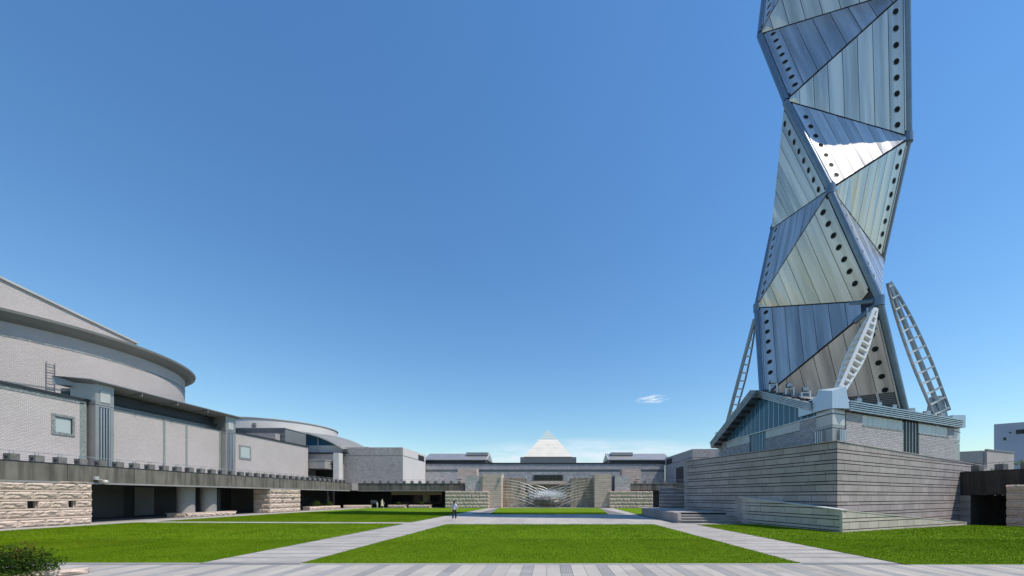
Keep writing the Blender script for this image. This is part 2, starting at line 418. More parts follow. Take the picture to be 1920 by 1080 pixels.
def courses(parent, p0, p1, ztop, zbot, pat, ln, mk, depth=.1, gap=.025, name='slab', rough=False, skip=None, jit=.12, mixrough=0):
    fr, Lw = frame(p0, p1)
    o, t, n = fr; rz = math.atan2(t.y, t.x)
    z = ztop; row = 0
    while z > zbot + .03:
        h, kind = pat[row % len(pat)]
        zb = max(z - h, zbot)
        a = 0.; L0 = ln * (.5 + .5 * ((row * 37) % 10) / 10)
        first = True
        while a < Lw - .02:
            l_ = (L0 if first else ln * random.uniform(1 - jit, 1 + jit)); first = False
            if kind == 'thin': l_ *= 1.6
            b = min(a + l_, Lw)
            if Lw - b < ln * .3: b = Lw
            if not (skip and skip(a, b, zb, z, row)):
                cx = o + t * ((a + b) / 2)
                if kind == 'rough' or (kind == 'tall' and random.random() < mixrough):
                    d = .16 if n.y > -.9 else .09
                    inst('stone', random.choice(RM), parent, (cx.x + n.x * .064, cx.y + n.y * .064, (z + zb) / 2), rz, ((b - a - gap * .4), d, z - zb - gap))
                else:
                    ex = random.uniform(0, .006)
                    inst(name, UM[mk], parent, (cx.x + n.x * (ex), cx.y + n.y * (ex), (z + zb) / 2), rz, (b - a - gap * .28, depth, z - zb - gap))
            a = b
        z = zb; row += 1

# ================================================================ GROUND
struct('ground', MB().add([(-1500, -600, -.5), (1500, -600, -.5), (1500, 2500, -.5), (-1500, 2500, -.5)], [(0, 1, 2, 3)]), M['ground'], loc=(0, 0, -.5))
struct('plaza_base', MB().box(-60, 29.6, -25, 120, -.49, 0).box(29.6, 60, -25, 24.2, -.49, 0), M['pave'])
lawns = {
    'a': [(-7.35, 10.95), (7.45, 10.95), (7.45, 26.2), (-7.35, 26.2)],
    'b': [(-31.4, 11.05), (-10.5, 11.05), (-10.75, 26.9), (-31.5, 28.0)],
    'c': [(-31.3, 29.4), (-10.75, 28.6), (-10.7, 63.4), (-31.0, 63.4)],
    'd': [(10.45, 10.75), (45, 10.75), (45, 24.0), (31.2, 24.0), (29.2, 25.6), (16.1, 20.35), (15.0, 26.3), (10.45, 26.0)],
    'e': [(-6.65, 41.4), (6.65, 41.4), (8.6, 63.2), (-8.7, 63.2)],
    'g': [(9.8, 41.2), (17.6, 41.2), (17.8, 63.2), (11.0, 63.2)],
}
def inpoly(p, poly):
    c = False; j = len(poly) - 1
    for i in range(len(poly)):
        a = poly[i]; b = poly[j]
        if (a[1] > p[1]) != (b[1] > p[1]) and p[0] < (b[0] - a[0]) * (p[1] - a[1]) / (b[1] - a[1]) + a[0]: c = not c
        j = i
    return c
for k, poly in lawns.items():
    mb = MB(); mb.prism(poly, -.02, .025)
    struct('lawn', mb, M['lawn'])

# paving pieces
pv = thing('pavement', None, None, (0, 8, 0), kind='structure')
def piece(x0, x1, y0, y1, k, z=.0):
    g = .012
    inst('paving_slab', UM[k], pv, ((x0 + x1) / 2, (y0 + y1) / 2, z - .045 + random.uniform(0, .003)), 0, (x1 - x0 - g, y1 - y0 - g, .10))
x = -16.5; i = 0
while x < 17.5:       # foreground walk: strips running away from the viewer, two light to one dark
    wd = (.31, .37, .37)[i % 3]
    ya = 6.0
    while ya < 10.75:
        yb = ya + random.uniform(1.5, 2.6)
        if yb > 10.0: yb = 10.76
        piece(x, x + wd, ya, yb, 'slab_d' if i % 3 == 0 else 'slab_l'); ya = yb
    x += wd; i += 1
struct('lawn_edging', MB().box(-35, -10.45, 10.93, 11.05, -.02, .012).box(-7.35, 7.45, 10.80, 10.94, -.02, .012).box(10.5, 45, 10.63, 10.75, -.02, .012), M['stone_lt'])
for s_, xa, xb in ((0, -10.47, -7.37), (1, 7.47, 10.43)):
    y = 11.0; i = 0
    while y < 26.2:
        wd = (.27, .31, .31)[i % 3]
        xm = xa + (xb - xa) * random.choice((.33, .5, .66))
        for q0, q1 in ((xa, xm), (xm, xb)): piece(q0, q1, y, y + wd, 'slab_d' if i % 3 == 0 else 'slab_l')
        y += wd; i += 1
x = -10.6; i = 0
while x < 13.2:       # middle cross walk
    wd = .86
    piece(x, x + wd, 26.3, 27.35, 'slab_l' if i % 2 else 'slab_d')
    for (ya, yb) in ((27.35, 34.0), (34.0, 41.2)):
        if x + wd < 9.9: piece(x, x + wd, ya, yb, 'slab_l')
    x += wd; i += 1
x = -31.5
while x < -10.8:
    y0 = 28.05 - (x + 31.5) * .05; piece(x, x + 1.7, y0, y0 + 1.3, 'slab_l'); x += 1.7
y = 12.
while y < 62:
    piece(-33.75, -31.55, y, y + 1.6, 'slab_l'); y += 1.6
for xa, xb in ((-10.6, -8.75), (8.65, 10.9)):
    y = 41.3
    while y < 63: piece(xa, xb, y, y + 1.7, 'slab_l'); y += 1.7

# grass blades (geometry nodes scattered, real little blades)
def grass(name, polys, dens, hgt, wid, seed):
    mb = MB()
    for poly in polys:
        xs = [p[0] for p in poly]; ys = [p[1] for p in poly]
        mb.add([(x, y, .02) for x, y in poly], [tuple(range(len(poly)))])
    o = mb.build(name, M['blade'], loc=(0, 20, 0), uv=False, kind='stuff', label='short mown bright green grass of the plaza lawns', category='grass')
    ng = bpy.data.node_groups.new('grass_scatter', 'GeometryNodeTree')
    ng.interface.new_socket('Geometry', in_out='INPUT', socket_type='NodeSocketGeometry')
    ng.interface.new_socket('Geometry', in_out='OUTPUT', socket_type='NodeSocketGeometry')
    n = ng.nodes; l = ng.links
    gi = n.new('NodeGroupInput'); go = n.new('NodeGroupOutput')
    dp = n.new('GeometryNodeDistributePointsOnFaces'); dp.inputs['Density'].default_value = dens; dp.inputs['Seed'].default_value = seed
    cone = n.new('GeometryNodeMeshCone'); cone.inputs['Vertices'].default_value = 3
    cone.inputs['Radius Top'].default_value = 0; cone.inputs['Radius Bottom'].default_value = wid; cone.inputs['Depth'].default_value = hgt
    cone.fill_type = 'NONE'
    sm = n.new('GeometryNodeSetMaterial'); sm.inputs['Material'].default_value = M['blade']
    ip = n.new('GeometryNodeInstanceOnPoints')
    rv = n.new('FunctionNodeRandomValue'); rv.data_type = 'FLOAT_VECTOR'
    rv.inputs[0].default_value = (-.5, -.5, 0); rv.inputs[1].default_value = (.5, .5, 6.28)
    rs = n.new('FunctionNodeRandomValue'); rs.data_type = 'FLOAT'
    rs.inputs[2].default_value = .45; rs.inputs[3].default_value = 1.2
    l.new(gi.outputs[0], dp.inputs['Mesh']); l.new(dp.outputs['Points'], ip.inputs['Points'])
    l.new(cone.outputs['Mesh'], sm.inputs['Geometry']); l.new(sm.outputs[0], ip.inputs['Instance'])
    l.new(rv.outputs[0], ip.inputs['Rotation']); l.new(rs.outputs[1], ip.inputs['Scale'])
    l.new(ip.outputs['Instances'], go.inputs[0])
    md = o.modifiers.new('scatter', 'NODES'); md.node_group = ng
def strip(poly, y0, y1):
    def clip(pl, y, keep_above):
        r = []
        for i in range(len(pl)):
            a = pl[i]; b = pl[(i + 1) % len(pl)]
            ia = (a[1] >= y) == keep_above; ib = (b[1] >= y) == keep_above
            if ia: r.append(a)
            if ia != ib:
                t_ = (y - a[1]) / (b[1] - a[1]); r.append((a[0] + (b[0] - a[0]) * t_, y))
        return r
    return clip(clip(poly, y0, True), y1, False)
near = [strip(lawns[k], 0, 17) for k in 'abd']
def grow(p, d=.035):
    c = V((sum(q[0] for q in p) / len(p), sum(q[1] for q in p) / len(p)))
    return [(q[0] + d * (1 if q[0] > c.x else -1), q[1] + d * (1 if q[1] > c.y else -1)) for q in p]
near = [grow(p) for p in near if len(p) > 2]
farl = [strip(lawns[k], 17, 46) for k in 'abcde']
farl = [p for p in farl if len(p) > 2]
grass('grass', near, 1500, .038, .0048, 1)
grass('grass', farl, 320, .05, .010, 2)

# ================================================================ LEFT ARCADE AND WALKWAY
XL = -34.0
wk = thing('elevated_walkway', 'long stained concrete walkway on columns along the left side of the plaza', 'walkway', (XL - 3, 38, 0))
MB().box(-40.1, -34.15, 8, 64.6, 3.3, 4.12).build('deck', M['concrete_c'], wk)
MB().box(-34.12, -33.92, 8, 62.6, 2.92, 3.06).build('ledge', M['concrete_c'], wk)
MB().box(-34.16, -34.0, 27.3, 62.7, 3.06, 3.3).build('soffit_beam', M['concrete'], wk)
y = 9.1
while y < 62.5:
    l_ = 4.2; b = min(y + l_, 62.7)
    inst('concrete_panel', UM['concrete'], wk, (XL, (y + b) / 2, 3.66), 0, (.16, b - y - .04, 1.18)); y = b
MB().box(-34.2, -33.9, 8, 62.72, 4.26, 4.31).build('coping', M['dark_steel'], wk)
# back wall of the arcade
aw = thing('arcade_wall', 'shadowed dark panelled wall behind the left arcade columns', 'wall', (-39.6, 35, 0))
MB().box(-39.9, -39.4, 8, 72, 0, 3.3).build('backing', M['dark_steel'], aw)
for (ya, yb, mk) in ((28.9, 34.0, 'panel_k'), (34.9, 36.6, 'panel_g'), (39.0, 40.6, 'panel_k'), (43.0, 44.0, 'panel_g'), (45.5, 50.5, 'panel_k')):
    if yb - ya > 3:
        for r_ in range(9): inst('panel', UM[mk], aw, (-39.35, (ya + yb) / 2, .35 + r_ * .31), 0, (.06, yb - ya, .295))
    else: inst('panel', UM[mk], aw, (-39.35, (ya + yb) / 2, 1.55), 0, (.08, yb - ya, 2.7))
for q in range(4): MB().tube([(-37.6, 28.4 + q * .22, 0), (-37.6, 28.4 + q * .22, 3.2)], .05, 6).build('pipe', M['louver'], aw)
struct('arcade_floor', MB().box(-39.4, -33.8, 8, 66, -.01, .004), M['slab_d'])
# round columns on a stone plinth
for i, (yy, lab) in enumerate(((35.95, 'nearer of two round grey concrete columns under the left walkway'), (38.3, 'farther of two round grey concrete columns under the left walkway'))):
    MB().tube([(-35.5, yy, .42), (-35.5, yy, 3.3)], .66, 40, caps=False).build('round_column', M['concrete_c'], loc=(-35.5, yy, .42), smooth=True, label=lab, category='column', group='round columns under the left walkway')
pl = thing('stone_plinth', 'low rough sandstone plinth under the two round columns', 'plinth', (-35.4, 37.3, 0))
MB().box(-36.3, -34.55, 35.0, 40.4, 0, .34).build('core', M['sand'], pl)
MB().box(-36.45, -34.4, 34.9, 40.5, .34, .42).build('cap', M['sand'], pl)
courses(pl, (-34.5, 35.0), (-34.5, 40.4), .34, 0, [(.34, 'rough')], 1.1, 'sand')
courses(pl, (-36.3, 35.0), (-34.5, 35.0), .34, 0, [(.34, 'rough')], .9, 'sand')

# rough stone walls
PAT = [(.50, 'rough'), (.13, 'thin')]
sw = thing('stone_wall', 'long rough pale sandstone wall with small square openings at the far left', 'wall', (-34.6, 20, 0))
MB().box(-35.8, -34.25, 8, 27.3, 0, 2.92).build('core', M['dark'], sw)
sidx = [24.2, 26.0, 22.4, 20.2]
def skip1(a, b, zb, z, row): return False
fr0, ln0 = frame((-33.95, 10), (-33.95, 27.3))
# rows with openings in the third rough course: split by hand
openings = [(23.95, 24.45), (26.0, 26.5 - .1), (21.6, 22.1), (19.3, 19.8)]
z = 2.92
for r_ in range(5):
    h = .47
    segs = [(10, 27.3)]
    if r_ == 2:
        segs = []; s_ = 10
        for a, b in sorted(openings): segs.append((s_, a)); s_ = b
        segs.append((s_, 27.3))
    for a, b in segs: courses(sw, (-34.05, a), (-34.05, b), z, z - h, [(h, 'rough')], 1.25, 'sand')
    if r_ == 2:
        for a, b in openings:
            mb = MB().box(-34.55, -34.1, a - .02, a + .04, z - h, z).box(-34.55, -34.1, b - .04, b + .02, z - h, z).box(-34.6, -34.52, a, b, z - h, z)
            mb.build('niche', M['sand'], sw)
    z -= h
    if r_ < 4: courses(sw, (-34.0, 10), (-34.0, 27.3), z, z - .14, [(.14, 'thin')], 1.3, 'sand', depth=.16); z -= .14
courses(sw, (-35.8, 27.3), (-34.0, 27.3), 2.92, 0, [(.47, 'rough'), (.14, 'thin')], 1.2, 'sand')
inst('stone', RM[2], sw, (-34.0, 26.3, 3.0), math.pi / 2, (1.9, .16, .17))

def rough_pier(label, x0, x1, y0, y1, z1=2.92, sides=('S',), openings=(), grp=None, ln=1.2):
    t = thing('stone_wall', label, 'wall', ((x0 + x1) / 2, (y0 + y1) / 2, 0), grp)
    MB().box(x0 + .1, x1 - .1, y0 + .1, y1 - .1, 0, z1 - .02).build('core', M['sand'], t)
    pat = [(.47, 'rough'), (.14, 'thin')]
    if 'S' in sides: courses(t, (x0, y0 + .06), (x1, y0 + .06), z1, 0, pat, ln, 'sand')
    if 'E' in sides: courses(t, (x1 - .06, y0), (x1 - .06, y1), z1, 0, pat, ln, 'sand')
    if 'W' in sides: courses(t, (x0 + .06, y1), (x0 + .06, y0), z1, 0, pat, ln, 'sand')
    for (a, b, za, zb) in openings:
        MB().box(x1 - .1, x1 + .085, a, b, za, zb).build('niche', M['dark'], t)
    return t
rough_pier('rough sandstone pier under the left walkway beyond the round columns', -36.0, -34.0, 44.8, 50.2, sides=('S', 'E'), openings=((46.6, 46.95, 1.35, 1.75), (48.6, 48.95, 1.35, 1.75)))

# railing with concrete blocks
def railing(label, p0, p1, z, n, size=.45, far=False):
    fr, ln = frame(p0, p1); o, t, nn_ = fr
    g = thing('railing', label, 'railing', (p0[0], p0[1], z))
    rz = math.atan2(t.y, t.x)
    mb = MB()
    for h in ((.62,) if far else (.62,)):
        mb.bar((p0[0], p0[1], z + h), (p1[0], p1[1], z + h), .04, .04)
    mb.build('top_rail', M['steel_trim'], g)
    for h in (.12, .26, .40): MB().bar((p0[0] - nn_.x * .2, p0[1] - nn_.y * .2, z + h), (p1[0] - nn_.x * .2, p1[1] - nn_.y * .2, z + h), .014, .014).build('wire', M['steel_trim'], g)
    for i in range(n):
        c = o + t * (ln * (i + .5) / n)
        b = inst('block', UM['block'], g, (c.x, c.y, z + size / 2), rz, (size, size, size * .94))
        if not far:
            e = MB(); s_ = .16
            q = c + t * (-(size / 2 + .004))
            e.fbox((q, nn_, t), -s_ / 2, s_ / 2, -.02, .0, z + size * .32, z + size * .62).build('recess_plate', M['dark'], g)  # dark plate put in for the shade of a small recess
        for dd in (-.09, .09):
            q = c + t * dd; MB().box(q.x - .015, q.x + .015, q.y - .015, q.y + .015, z + size * .9, z + .62).build('post', M['steel_trim'], g)
    return g
railing('metal rail on small concrete blocks along the top of the left walkway', (-34.25, 21.7), (-34.25, 62.2), 4.31, 35)

# ================================================================ THEATRE (left building)
th = thing('theatre_building', 'grey split-tile theatre with a round drum and deep canopy roof on the left', 'building', (-50, 40, 0))
XW = -40.0
MB().box(-56, XW, 12, 31.8, 4.0, 10.2).build('wall', M['brick_l'], th)
MB().box(-56.2, XW + .12, 11.8, 31.9, 10.24, 10.42).build('coping', M['dark_steel'], th)
MB().box(XW, XW + .03, 12, 31.6, 9.9, 10.22).build('mosaic_band', M['mosaic'], th)
MB().box(XW, XW + .03, 31.35, 31.75, 4.2, 10.0).build('mosaic_band', M['mosaic_g'], th)
# window with mosaic surround
wn = MB().box(XW, XW + .06, 29.3, 31.0, 6.9, 9.0); wn.box(XW, XW + .06, 29.3, 31.0, 6.9, 9.0)
wdw = MB()
for (a, b, c, d) in ((29.55, 31.0, 8.5, 8.72), (29.55, 31.0, 7.03, 7.25), (29.55, 29.77, 7.25, 8.5), (30.78, 31.0, 7.25, 8.5)): wdw.box(XW, XW + .06, a, b, c, d)
wo = wdw.build('window', M['mosaic'], th)
MB().box(XW + .005, XW + .02, 29.77, 30.78, 7.25, 8.5).build('pane', M['frost'], wo)
MB().box(XW, XW + .1, 29.75, 30.8, 8.46, 8.51).build('frame', M['dark_steel'], wo)
MB().box(XW, XW + .1, 30.74, 30.79, 7.25, 8.46).build('frame', M['dark_steel'], wo)
# piers
def pier(x0, x1, y0, y1, ztop, name='pier'):
    p = MB().box(x0, x1, y0, y1, 4.0, ztop - 1.9).box(x0, x1, y0, y1, ztop - 1.86, ztop).build(name, M['panel_m'], th)
    ym = (y0 + y1) / 2
    for k in range(4): MB().box(x1, x1 + .05, ym - .35 + k * .2, ym - .25 + k * .2, 4.2, ztop - 2.1).build('flute', M['steel_trim'], p)
    MB().box(x1, x1 + .02, ym - .4, ym + .4, 4.2, ztop - 2.05).build('groove', M['dark'], p)
    MB().box(x1, x1 + .05, ym - .36, ym + .36, ztop - 1.6, ztop - .6).build('plaque', M['panel_w'], p)
pier(-41.6, -39.4, 31.95, 33.3, 11.9)
pier(-41.2, -39.4, 44.8, 46.2, 11.9)
MB().box(-43.3, -41.6, 32.6, 33.3, 10.2, 11.6).build('clerestory_wall', M['panel_g'], th)
MB().box(-43.1, -42.4, 32.5, 32.58, 10.4, 11.3).build('window', M['glass_d'], th)
MB().box(-42.2, -41.65, 32.5, 32.58, 10.3, 11.2).build('plaque', M['panel_w'], th)
# middle wall, strips, louvers
MB().box(-56, XW, 33.3, 44.8, 4.0, 9.9).build('wall', M['brick_l'], th)
for yy in (38.1, 40.45, 44.55): MB().box(XW, XW + .03, yy, yy + .22, 4.2, 9.9).build('mosaic_band', M['mosaic_g'], th)
MB().box(XW - .1, XW + .03, 33.3, 44.8, 9.9, 10.02).build('mosaic_band', M['mosaic'], th)
MB().box(-42.6, XW - .9, 33.3, 44.8, 9.9, 11.7).build('clerestory_wall', M['dark_steel'], th)
for k in range(12):
    MB().bar((XW - .75 + k * .035, 33.3, 10.12 + k * .062), (XW - .75 + k * .035, 44.8, 10.12 + k * .062), .05, .025).build('louver', M['louver_d' if k > 5 else 'louver'], th)
# canopy roof
cn = MB().add([(-38.9, 31.3, 12.02), (-38.9, 46.9, 12.02), (-42.6, 46.9, 12.3), (-42.3, 31.3, 12.3),
               (-38.9, 31.3, 11.94), (-38.9, 46.9, 11.94), (-40.4, 45.6, 11.6), (-40.4, 32.5, 11.6), (-42.6, 46.9, 11.6), (-42.3, 31.3, 11.6)],
              [(0, 1, 2, 3), (0, 4, 5, 1), (4, 7, 6, 5), (7, 9, 8, 6), (0, 3, 9, 7, 4), (1, 5, 6, 8, 2)])
cn.build('canopy_roof', M['roofmetal'], th)
for yy in (35.2, 38.6, 42.0): MB().box(-40.35, -38.95, yy, yy + .05, 11.55, 11.93).build('soffit_rib', M['soffit'], th)
# far wall
MB().box(-43.5, XW, 46.2, 61.0, 4.0, 10.15).build('wall', M['brick_l'], th)
MB().box(-43.7, XW + .12, 46.2, 61.1, 10.17, 10.32).build('coping', M['dark_steel'], th)
wb = MB().box(XW, XW + .05, 47.4, 49.3, 6.85, 8.7).build('window', M['mosaic'], th)
MB().box(XW + .05, XW + .06, 47.65, 49.05, 7.1, 8.45).build('pane', M['frost'], wb)
bx = MB().box(-53, -42.2, 58.8, 63.8, 4, 12.9).build('upper_block', M['panel_g'], th)
MB().box(-53.1, -42.1, 58.7, 63.9, 12.9, 12.98).build('coping', M['panel_w'], bx)
for zz in (10.9, 11.6, 12.3): MB().box(-53, -42.2, 58.78, 58.8, zz, zz + .04).build('joint', M['dark'], bx)
MB().box(-47.8, -42.9, 57.6, 58.6, 4, 11.9).build('wall', M['brick_d'], th)
# drum
dc = V((-58.2, 39.6)); RD = 13.5
def ringpts(c, r, n=96): return [(c.x + r * math.cos(2 * math.pi * k / n), c.y + r * math.sin(2 * math.pi * k / n)) for k in range(n)]
def cyl(c, r, z0, z1, mt, name, parent, n=96, u=1.):
    pts = ringpts(c, r, n); mb = MB()
    mb.add([(x, y, z0) for x, y in pts] + [(x, y, z1) for x, y in pts], [(k, (k + 1) % n, n + (k + 1) % n, n + k) for k in range(n)] + [tuple(range(n, 2 * n))])
    o = mb.build(name, mt, parent)
    lay = o.data.uv_layers['uv']
    for p in o.data.polygons:
        if abs(p.normal.z) > .5: continue
        for li in p.loop_indices:
            co_ = o.data.vertices[o.data.loops[li].vertex_index].co + WL[parent]
            k = math.atan2(co_.y - c.y, co_.x - c.x)
            if k < -math.pi + .001 : k = math.pi
            lay.data[li].uv = (k * r, co_.z)
    return o
cyl(dc, RD, 4, 17.35, M['brick_l'], 'drum_wall', th)
for zz, hh in ((15.85, .14), (11.9, .14)): cyl(dc, RD + .02, zz, zz + hh, M['mosaic'], 'mosaic_band', th)
n = 96; rr = [(RD + .03, 17.15), (RD + .55, 17.4), (RD + 1.0, 17.78), (RD + 1.05, 18.0), (RD + .95, 18.05), (RD - 2, 18.3)]
mb = MB(); vs = []
for r_, zz in rr: vs += [(x, y, zz) for x, y in ringpts(dc, r_, n)]
mb.add(vs, [(a * n + k, a * n + (k + 1) % n, (a + 1) * n + (k + 1) % n, (a + 1) * n + k) for a in range(len(rr) - 1) for k in range(n)] + [tuple(range(5 * n, 6 * n))])
mb.build('drum_eave', M['soffit'], th)
for k in range(-16, 12, 3):
    a_ = k * 2 * math.pi / 96
    c_, s_ = math.cos(a_), math.sin(a_)
    MB().bar((dc.x + c_ * (RD + .05), dc.y + s_ * (RD + .05), 17.14), (dc.x + c_ * (RD + 1.0), dc.y + s_ * (RD + 1.0), 17.74), .05, .05).build('soffit_rib', M['soffit'], th)
# upper raking block on the drum
ub = MB(); a_ = (-47.0, 20, 22.1); b_ = (-47.0, 41.9, 19.45)
ub.hexa([(-60, 20, 18), (-47, 20, 18), (-47, 41.9, 18), (-60, 41.9, 18), (-60, 20, 22.0), (-47, 20, 22.0), (-47, 41.9, 19.4), (-60, 41.9, 19.4)])
ub.build('upper_wall', M['brick_l'], th)
MB().hexa([(-60, 19.9, 22.0), (-46.85, 19.9, 22.0), (-46.85, 42, 19.4), (-60, 42, 19.4), (-60, 19.9, 22.2), (-46.85, 19.9, 22.2), (-46.85, 42, 19.58), (-60, 42, 19.58)]).build('coping', M['panel_w'], th)
# cat ladder on the drum
cl_ = thing('wall_ladder', 'thin metal ladder fixed to the curved wall of the big drum', 'ladder', (-44.6, 33.2, 10.4))
def drum_at(px):   # nearest point of the drum wall seen at that picture column
    k = (px - VX) / F
    A_ = k * k + 1; B_ = -2 * (k * dc.x + dc.y); C_ = dc.x ** 2 + dc.y ** 2 - (RD + .12) ** 2
    Y_ = (-B_ - math.sqrt(B_ * B_ - 4 * A_ * C_)) / (2 * A_); return V((k * Y_, Y_, 0))
la, lb = drum_at(87), drum_at(103)
mb = MB()
for q in (la, lb): mb.tube([(q.x, q.y, 10.6), (q.x, q.y, 14.4)], .025, 6)
mb.build('rail', M['panel_g'], cl_)
for k in range(7): MB().tube([(la.x, la.y, 11 + k * .52), (lb.x, lb.y, 11 + k * .52)], .025, 6).build('rung', M['dark_steel'], cl_)

# ================================================================ CONCERT HALL and blocks beyond the left corner
ch = thing('concert_hall', 'round concrete drum with a curved grey vault roof behind the left corner', 'building', (-50, 75, 0))
cyl(V((-57, 77)), 11, 4, 16.2, M['pale'], 'drum_wall', ch)
cyl(V((-57, 77)), 11.15, 16.2, 16.35, M['panel_w'], 'coping', ch)
for k, s_ in enumerate((0, .25, .5)):
    MB().box(-53.6 + s_, -53.5 + s_, 66.4, 66.55, 13.3, 15.3).build('conduit', M['panel_g'], ch)
arc = [(-50, 14.1), (-47.5, 14.0), (-45, 13.7), (-43, 13.3), (-41.1, 12.75), (-39.5, 12.1), (-38.0, 11.35), (-36.6, 10.5)]
mb = MB(); vs = []; fs = []
for (x_, z_) in arc:
    vs += [(x_, 65.6, z_), (x_, 75.6, z_ + .9), (x_, 65.6, z_ - .22), (x_, 75.6, z_ + .6)]
for k in range(len(arc) - 1):
    a = k * 4; b = a + 4
    fs += [(a, b, b + 1, a + 1), (a + 2, a + 3, b + 3, b + 2), (a, a + 2, b + 2, b), (a + 1, b + 1, b + 3, a + 3)]
mb.add(vs, fs); mb.build('vault_roof', M['soffit'], ch)
mb = MB()
for k in range(len(arc) - 1): mb.bar((arc[k][0], 65.5, arc[k][1] - .08), (arc[k + 1][0], 65.5, arc[k + 1][1] - .08), .12, .22)
mb.build('vault_fascia', M['panel_w'], ch)
mb = MB(); pts = [(x_, z_ - .25) for x_, z_ in arc[:-1]]
mb.add([(x_, 66.6, z_) for x_, z_ in pts] + [(-37.9, 66.6, 8.5), (-50, 66.6, 8.5)], [tuple(range(len(pts) + 2))])
mb.build('gable_glass', M['glass'], ch)
MB().box(-50, -37.3, 66.3, 66.5, 8.4, 11.2).build('gable_wall', M['pale'], ch)
MB().box(-41.5, -41.4, 65.9, 66.0, 9.7, 12.6).build('mullion', M['panel_w'], ch)
MB().tube([(-36.4, 73.5, 11.2), (-36.4, 76, 11.4)], .75, 20).build('vent_drum', M['panel_w'], ch)
# entry recess and canopy
eb = thing('entrance_block', 'low recessed entrance block with concrete canopy and dark sign lettering', 'building', (-39, 66, 4))
MB().box(-45, -37, 65.6, 66.2, 4, 9.6).build('wall', M['brick_d'], eb)
MB().box(-45, -36.0, 65.3, 66.3, 9.65, 9.85).build('coping', M['dark_steel'], eb)
MB().box(-37.0, -36.05, 63.0, 64.2, 4, 9.5).build('wing_wall', M['pale'], eb)
MB().box(-42, -37.4, 61.3, 65.5, 6.7, 8.05).build('canopy', M['concrete_c'], eb)
MB().box(-42.05, -37.32, 61.25, 65.5, 8.05, 8.14).build('canopy_cap', M['panel_w'], eb)
MB().box(-41.5, -38.2, 65.4, 65.58, 4.2, 6.7).build('doorway', M['dark'], eb)
def text(body, size, loc, rot, parent, mt, ext=.02, name='lettering'):
    cu = bpy.data.curves.new(name, 'FONT'); cu.body = body; cu.size = size; cu.extrude = ext; cu.align_x = 'CENTER'
    tmp = bpy.data.objects.new(name, cu); COL.objects.link(tmp)
    me = bpy.data.meshes.new_from_object(tmp.evaluated_get(bpy.context.evaluated_depsgraph_get()))
    bpy.data.objects.remove(tmp); me.materials.clear(); me.materials.append(mt)
    o = bpy.data.objects.new(name, me); COL.objects.link(o); o.parent = parent; o.location = V(loc) - WL[parent]; o.rotation_euler = rot
    WL[o] = WL[parent]; return o
text('ACM劇場', .52, (-37.38, 63.8, 7.42), (R(90), 0, R(90)), eb, M['dark'])
text('ACM THEATRE', .27, (-37.38, 63.8, 7.02), (R(90), 0, R(90)), eb, M['dark'])

def museum_block(label, x0, x1, y0, y1, z1, face):
    t = thing('museum_block', label, 'building', ((x0 + x1) / 2, y0, 4))
    MB().box(x0, x1, y0, y1, 4, z1 - 1.55).build('wall', M['brick_d'], t)
    MB().box(x0 + .04, x1 - .04, y0 + .04, y1, z1 - 1.55, z1 - 1.47).build('joint', M['dark'], t)
    MB().box(x0, x1, y0, y1, z1 - 1.47, z1).build('parapet', M['brick_d'], t)
    xs = x1 if face > 0 else x0
    s_ = .05 * face
    MB().box(min(xs, xs + s_), max(xs, xs + s_), y0 + .01, y1 - .3, 4, z1 - 1.57).build('side_wall', M['pale'] if face > 0 else M['brick_d'], t)  # on the right block darker tile puts the wall's shade into the colour
    MB().box(min(xs, xs + s_), max(xs, xs + s_), y0 + .01, y1 - .3, z1 - 1.45, z1 - .02).build('side_wall', M['pale'] if face > 0 else M['brick_d'], t)
    MB().box(min(xs, xs + s_ * 2), max(xs, xs + s_ * 2), 74.8, 78.2, z1 - 1.5, z1 - .45).build('vent', M['dark'], t)
    return t
museum_block('grey rough-tiled gallery block with a pale side wall left of the pyramid', -37.6, -26.7, 67.0, 79.4, 10.95, 1)
rb = museum_block('gallery block in shade behind the tower wall right of the fountain', 25.0, 38, 64.2, 79.4, 10.3, -1)
MB().box(24.85, 24.93, 68.5, 72.2, 4.2, 7.6).build('door', M['dark_steel'], rb)
MB().box(24.85, 24.93, 66.0, 66.8, 4.2, 7.8).build('door_frame', M['panel_w'], rb)

# ================================================================ BACK WING, PYRAMID
bw = thing('gallery_wing', 'long low grey-tiled gallery wing closing the far side of the plaza', 'building', (0, 80, 0))
MB().box(-31, 24.95, 79.5, 95, 3, 7.25).build('wall', M['brick_far'], bw)
MB().box(-31, 24.95, 79.56, 95, 7.25, 7.85).build('band', M['panel_g'], bw)
MB().box(-31, 24.95, 79.5, 95, 7.85, 8.95).build('frieze', M['brick_far'], bw)
MB().box(-31, 25.1, 79.42, 95, 9.0, 9.3).build('coping', M['dark_steel'], bw)
wv = MB().box(-3.5, 3.05, 79.4, 79.52, 5.05, 6.75).build('window', M['panel_g'], bw)
MB().box(-3.3, -.28, 79.36, 79.39, 5.2, 6.6).build('pane', M['glass_d'], wv)
MB().box(-.18, 2.85, 79.36, 79.39, 5.2, 6.6).build('pane', M['glass_d'], wv)
MB().box(-6.9, 6.4, 87.2, 97, 9.3, 11.35).build('plinth_box', M['panel_g'], bw)
py = thing('pyramid_roof', 'pale stone pyramid with a glass tip on the far gallery roof', 'roof', (-.25, 94, 11.4))
cx_, cy_, zb, zt, hw = -.27, 93.0, 11.45, 19.0, 5.75
nrow = 18
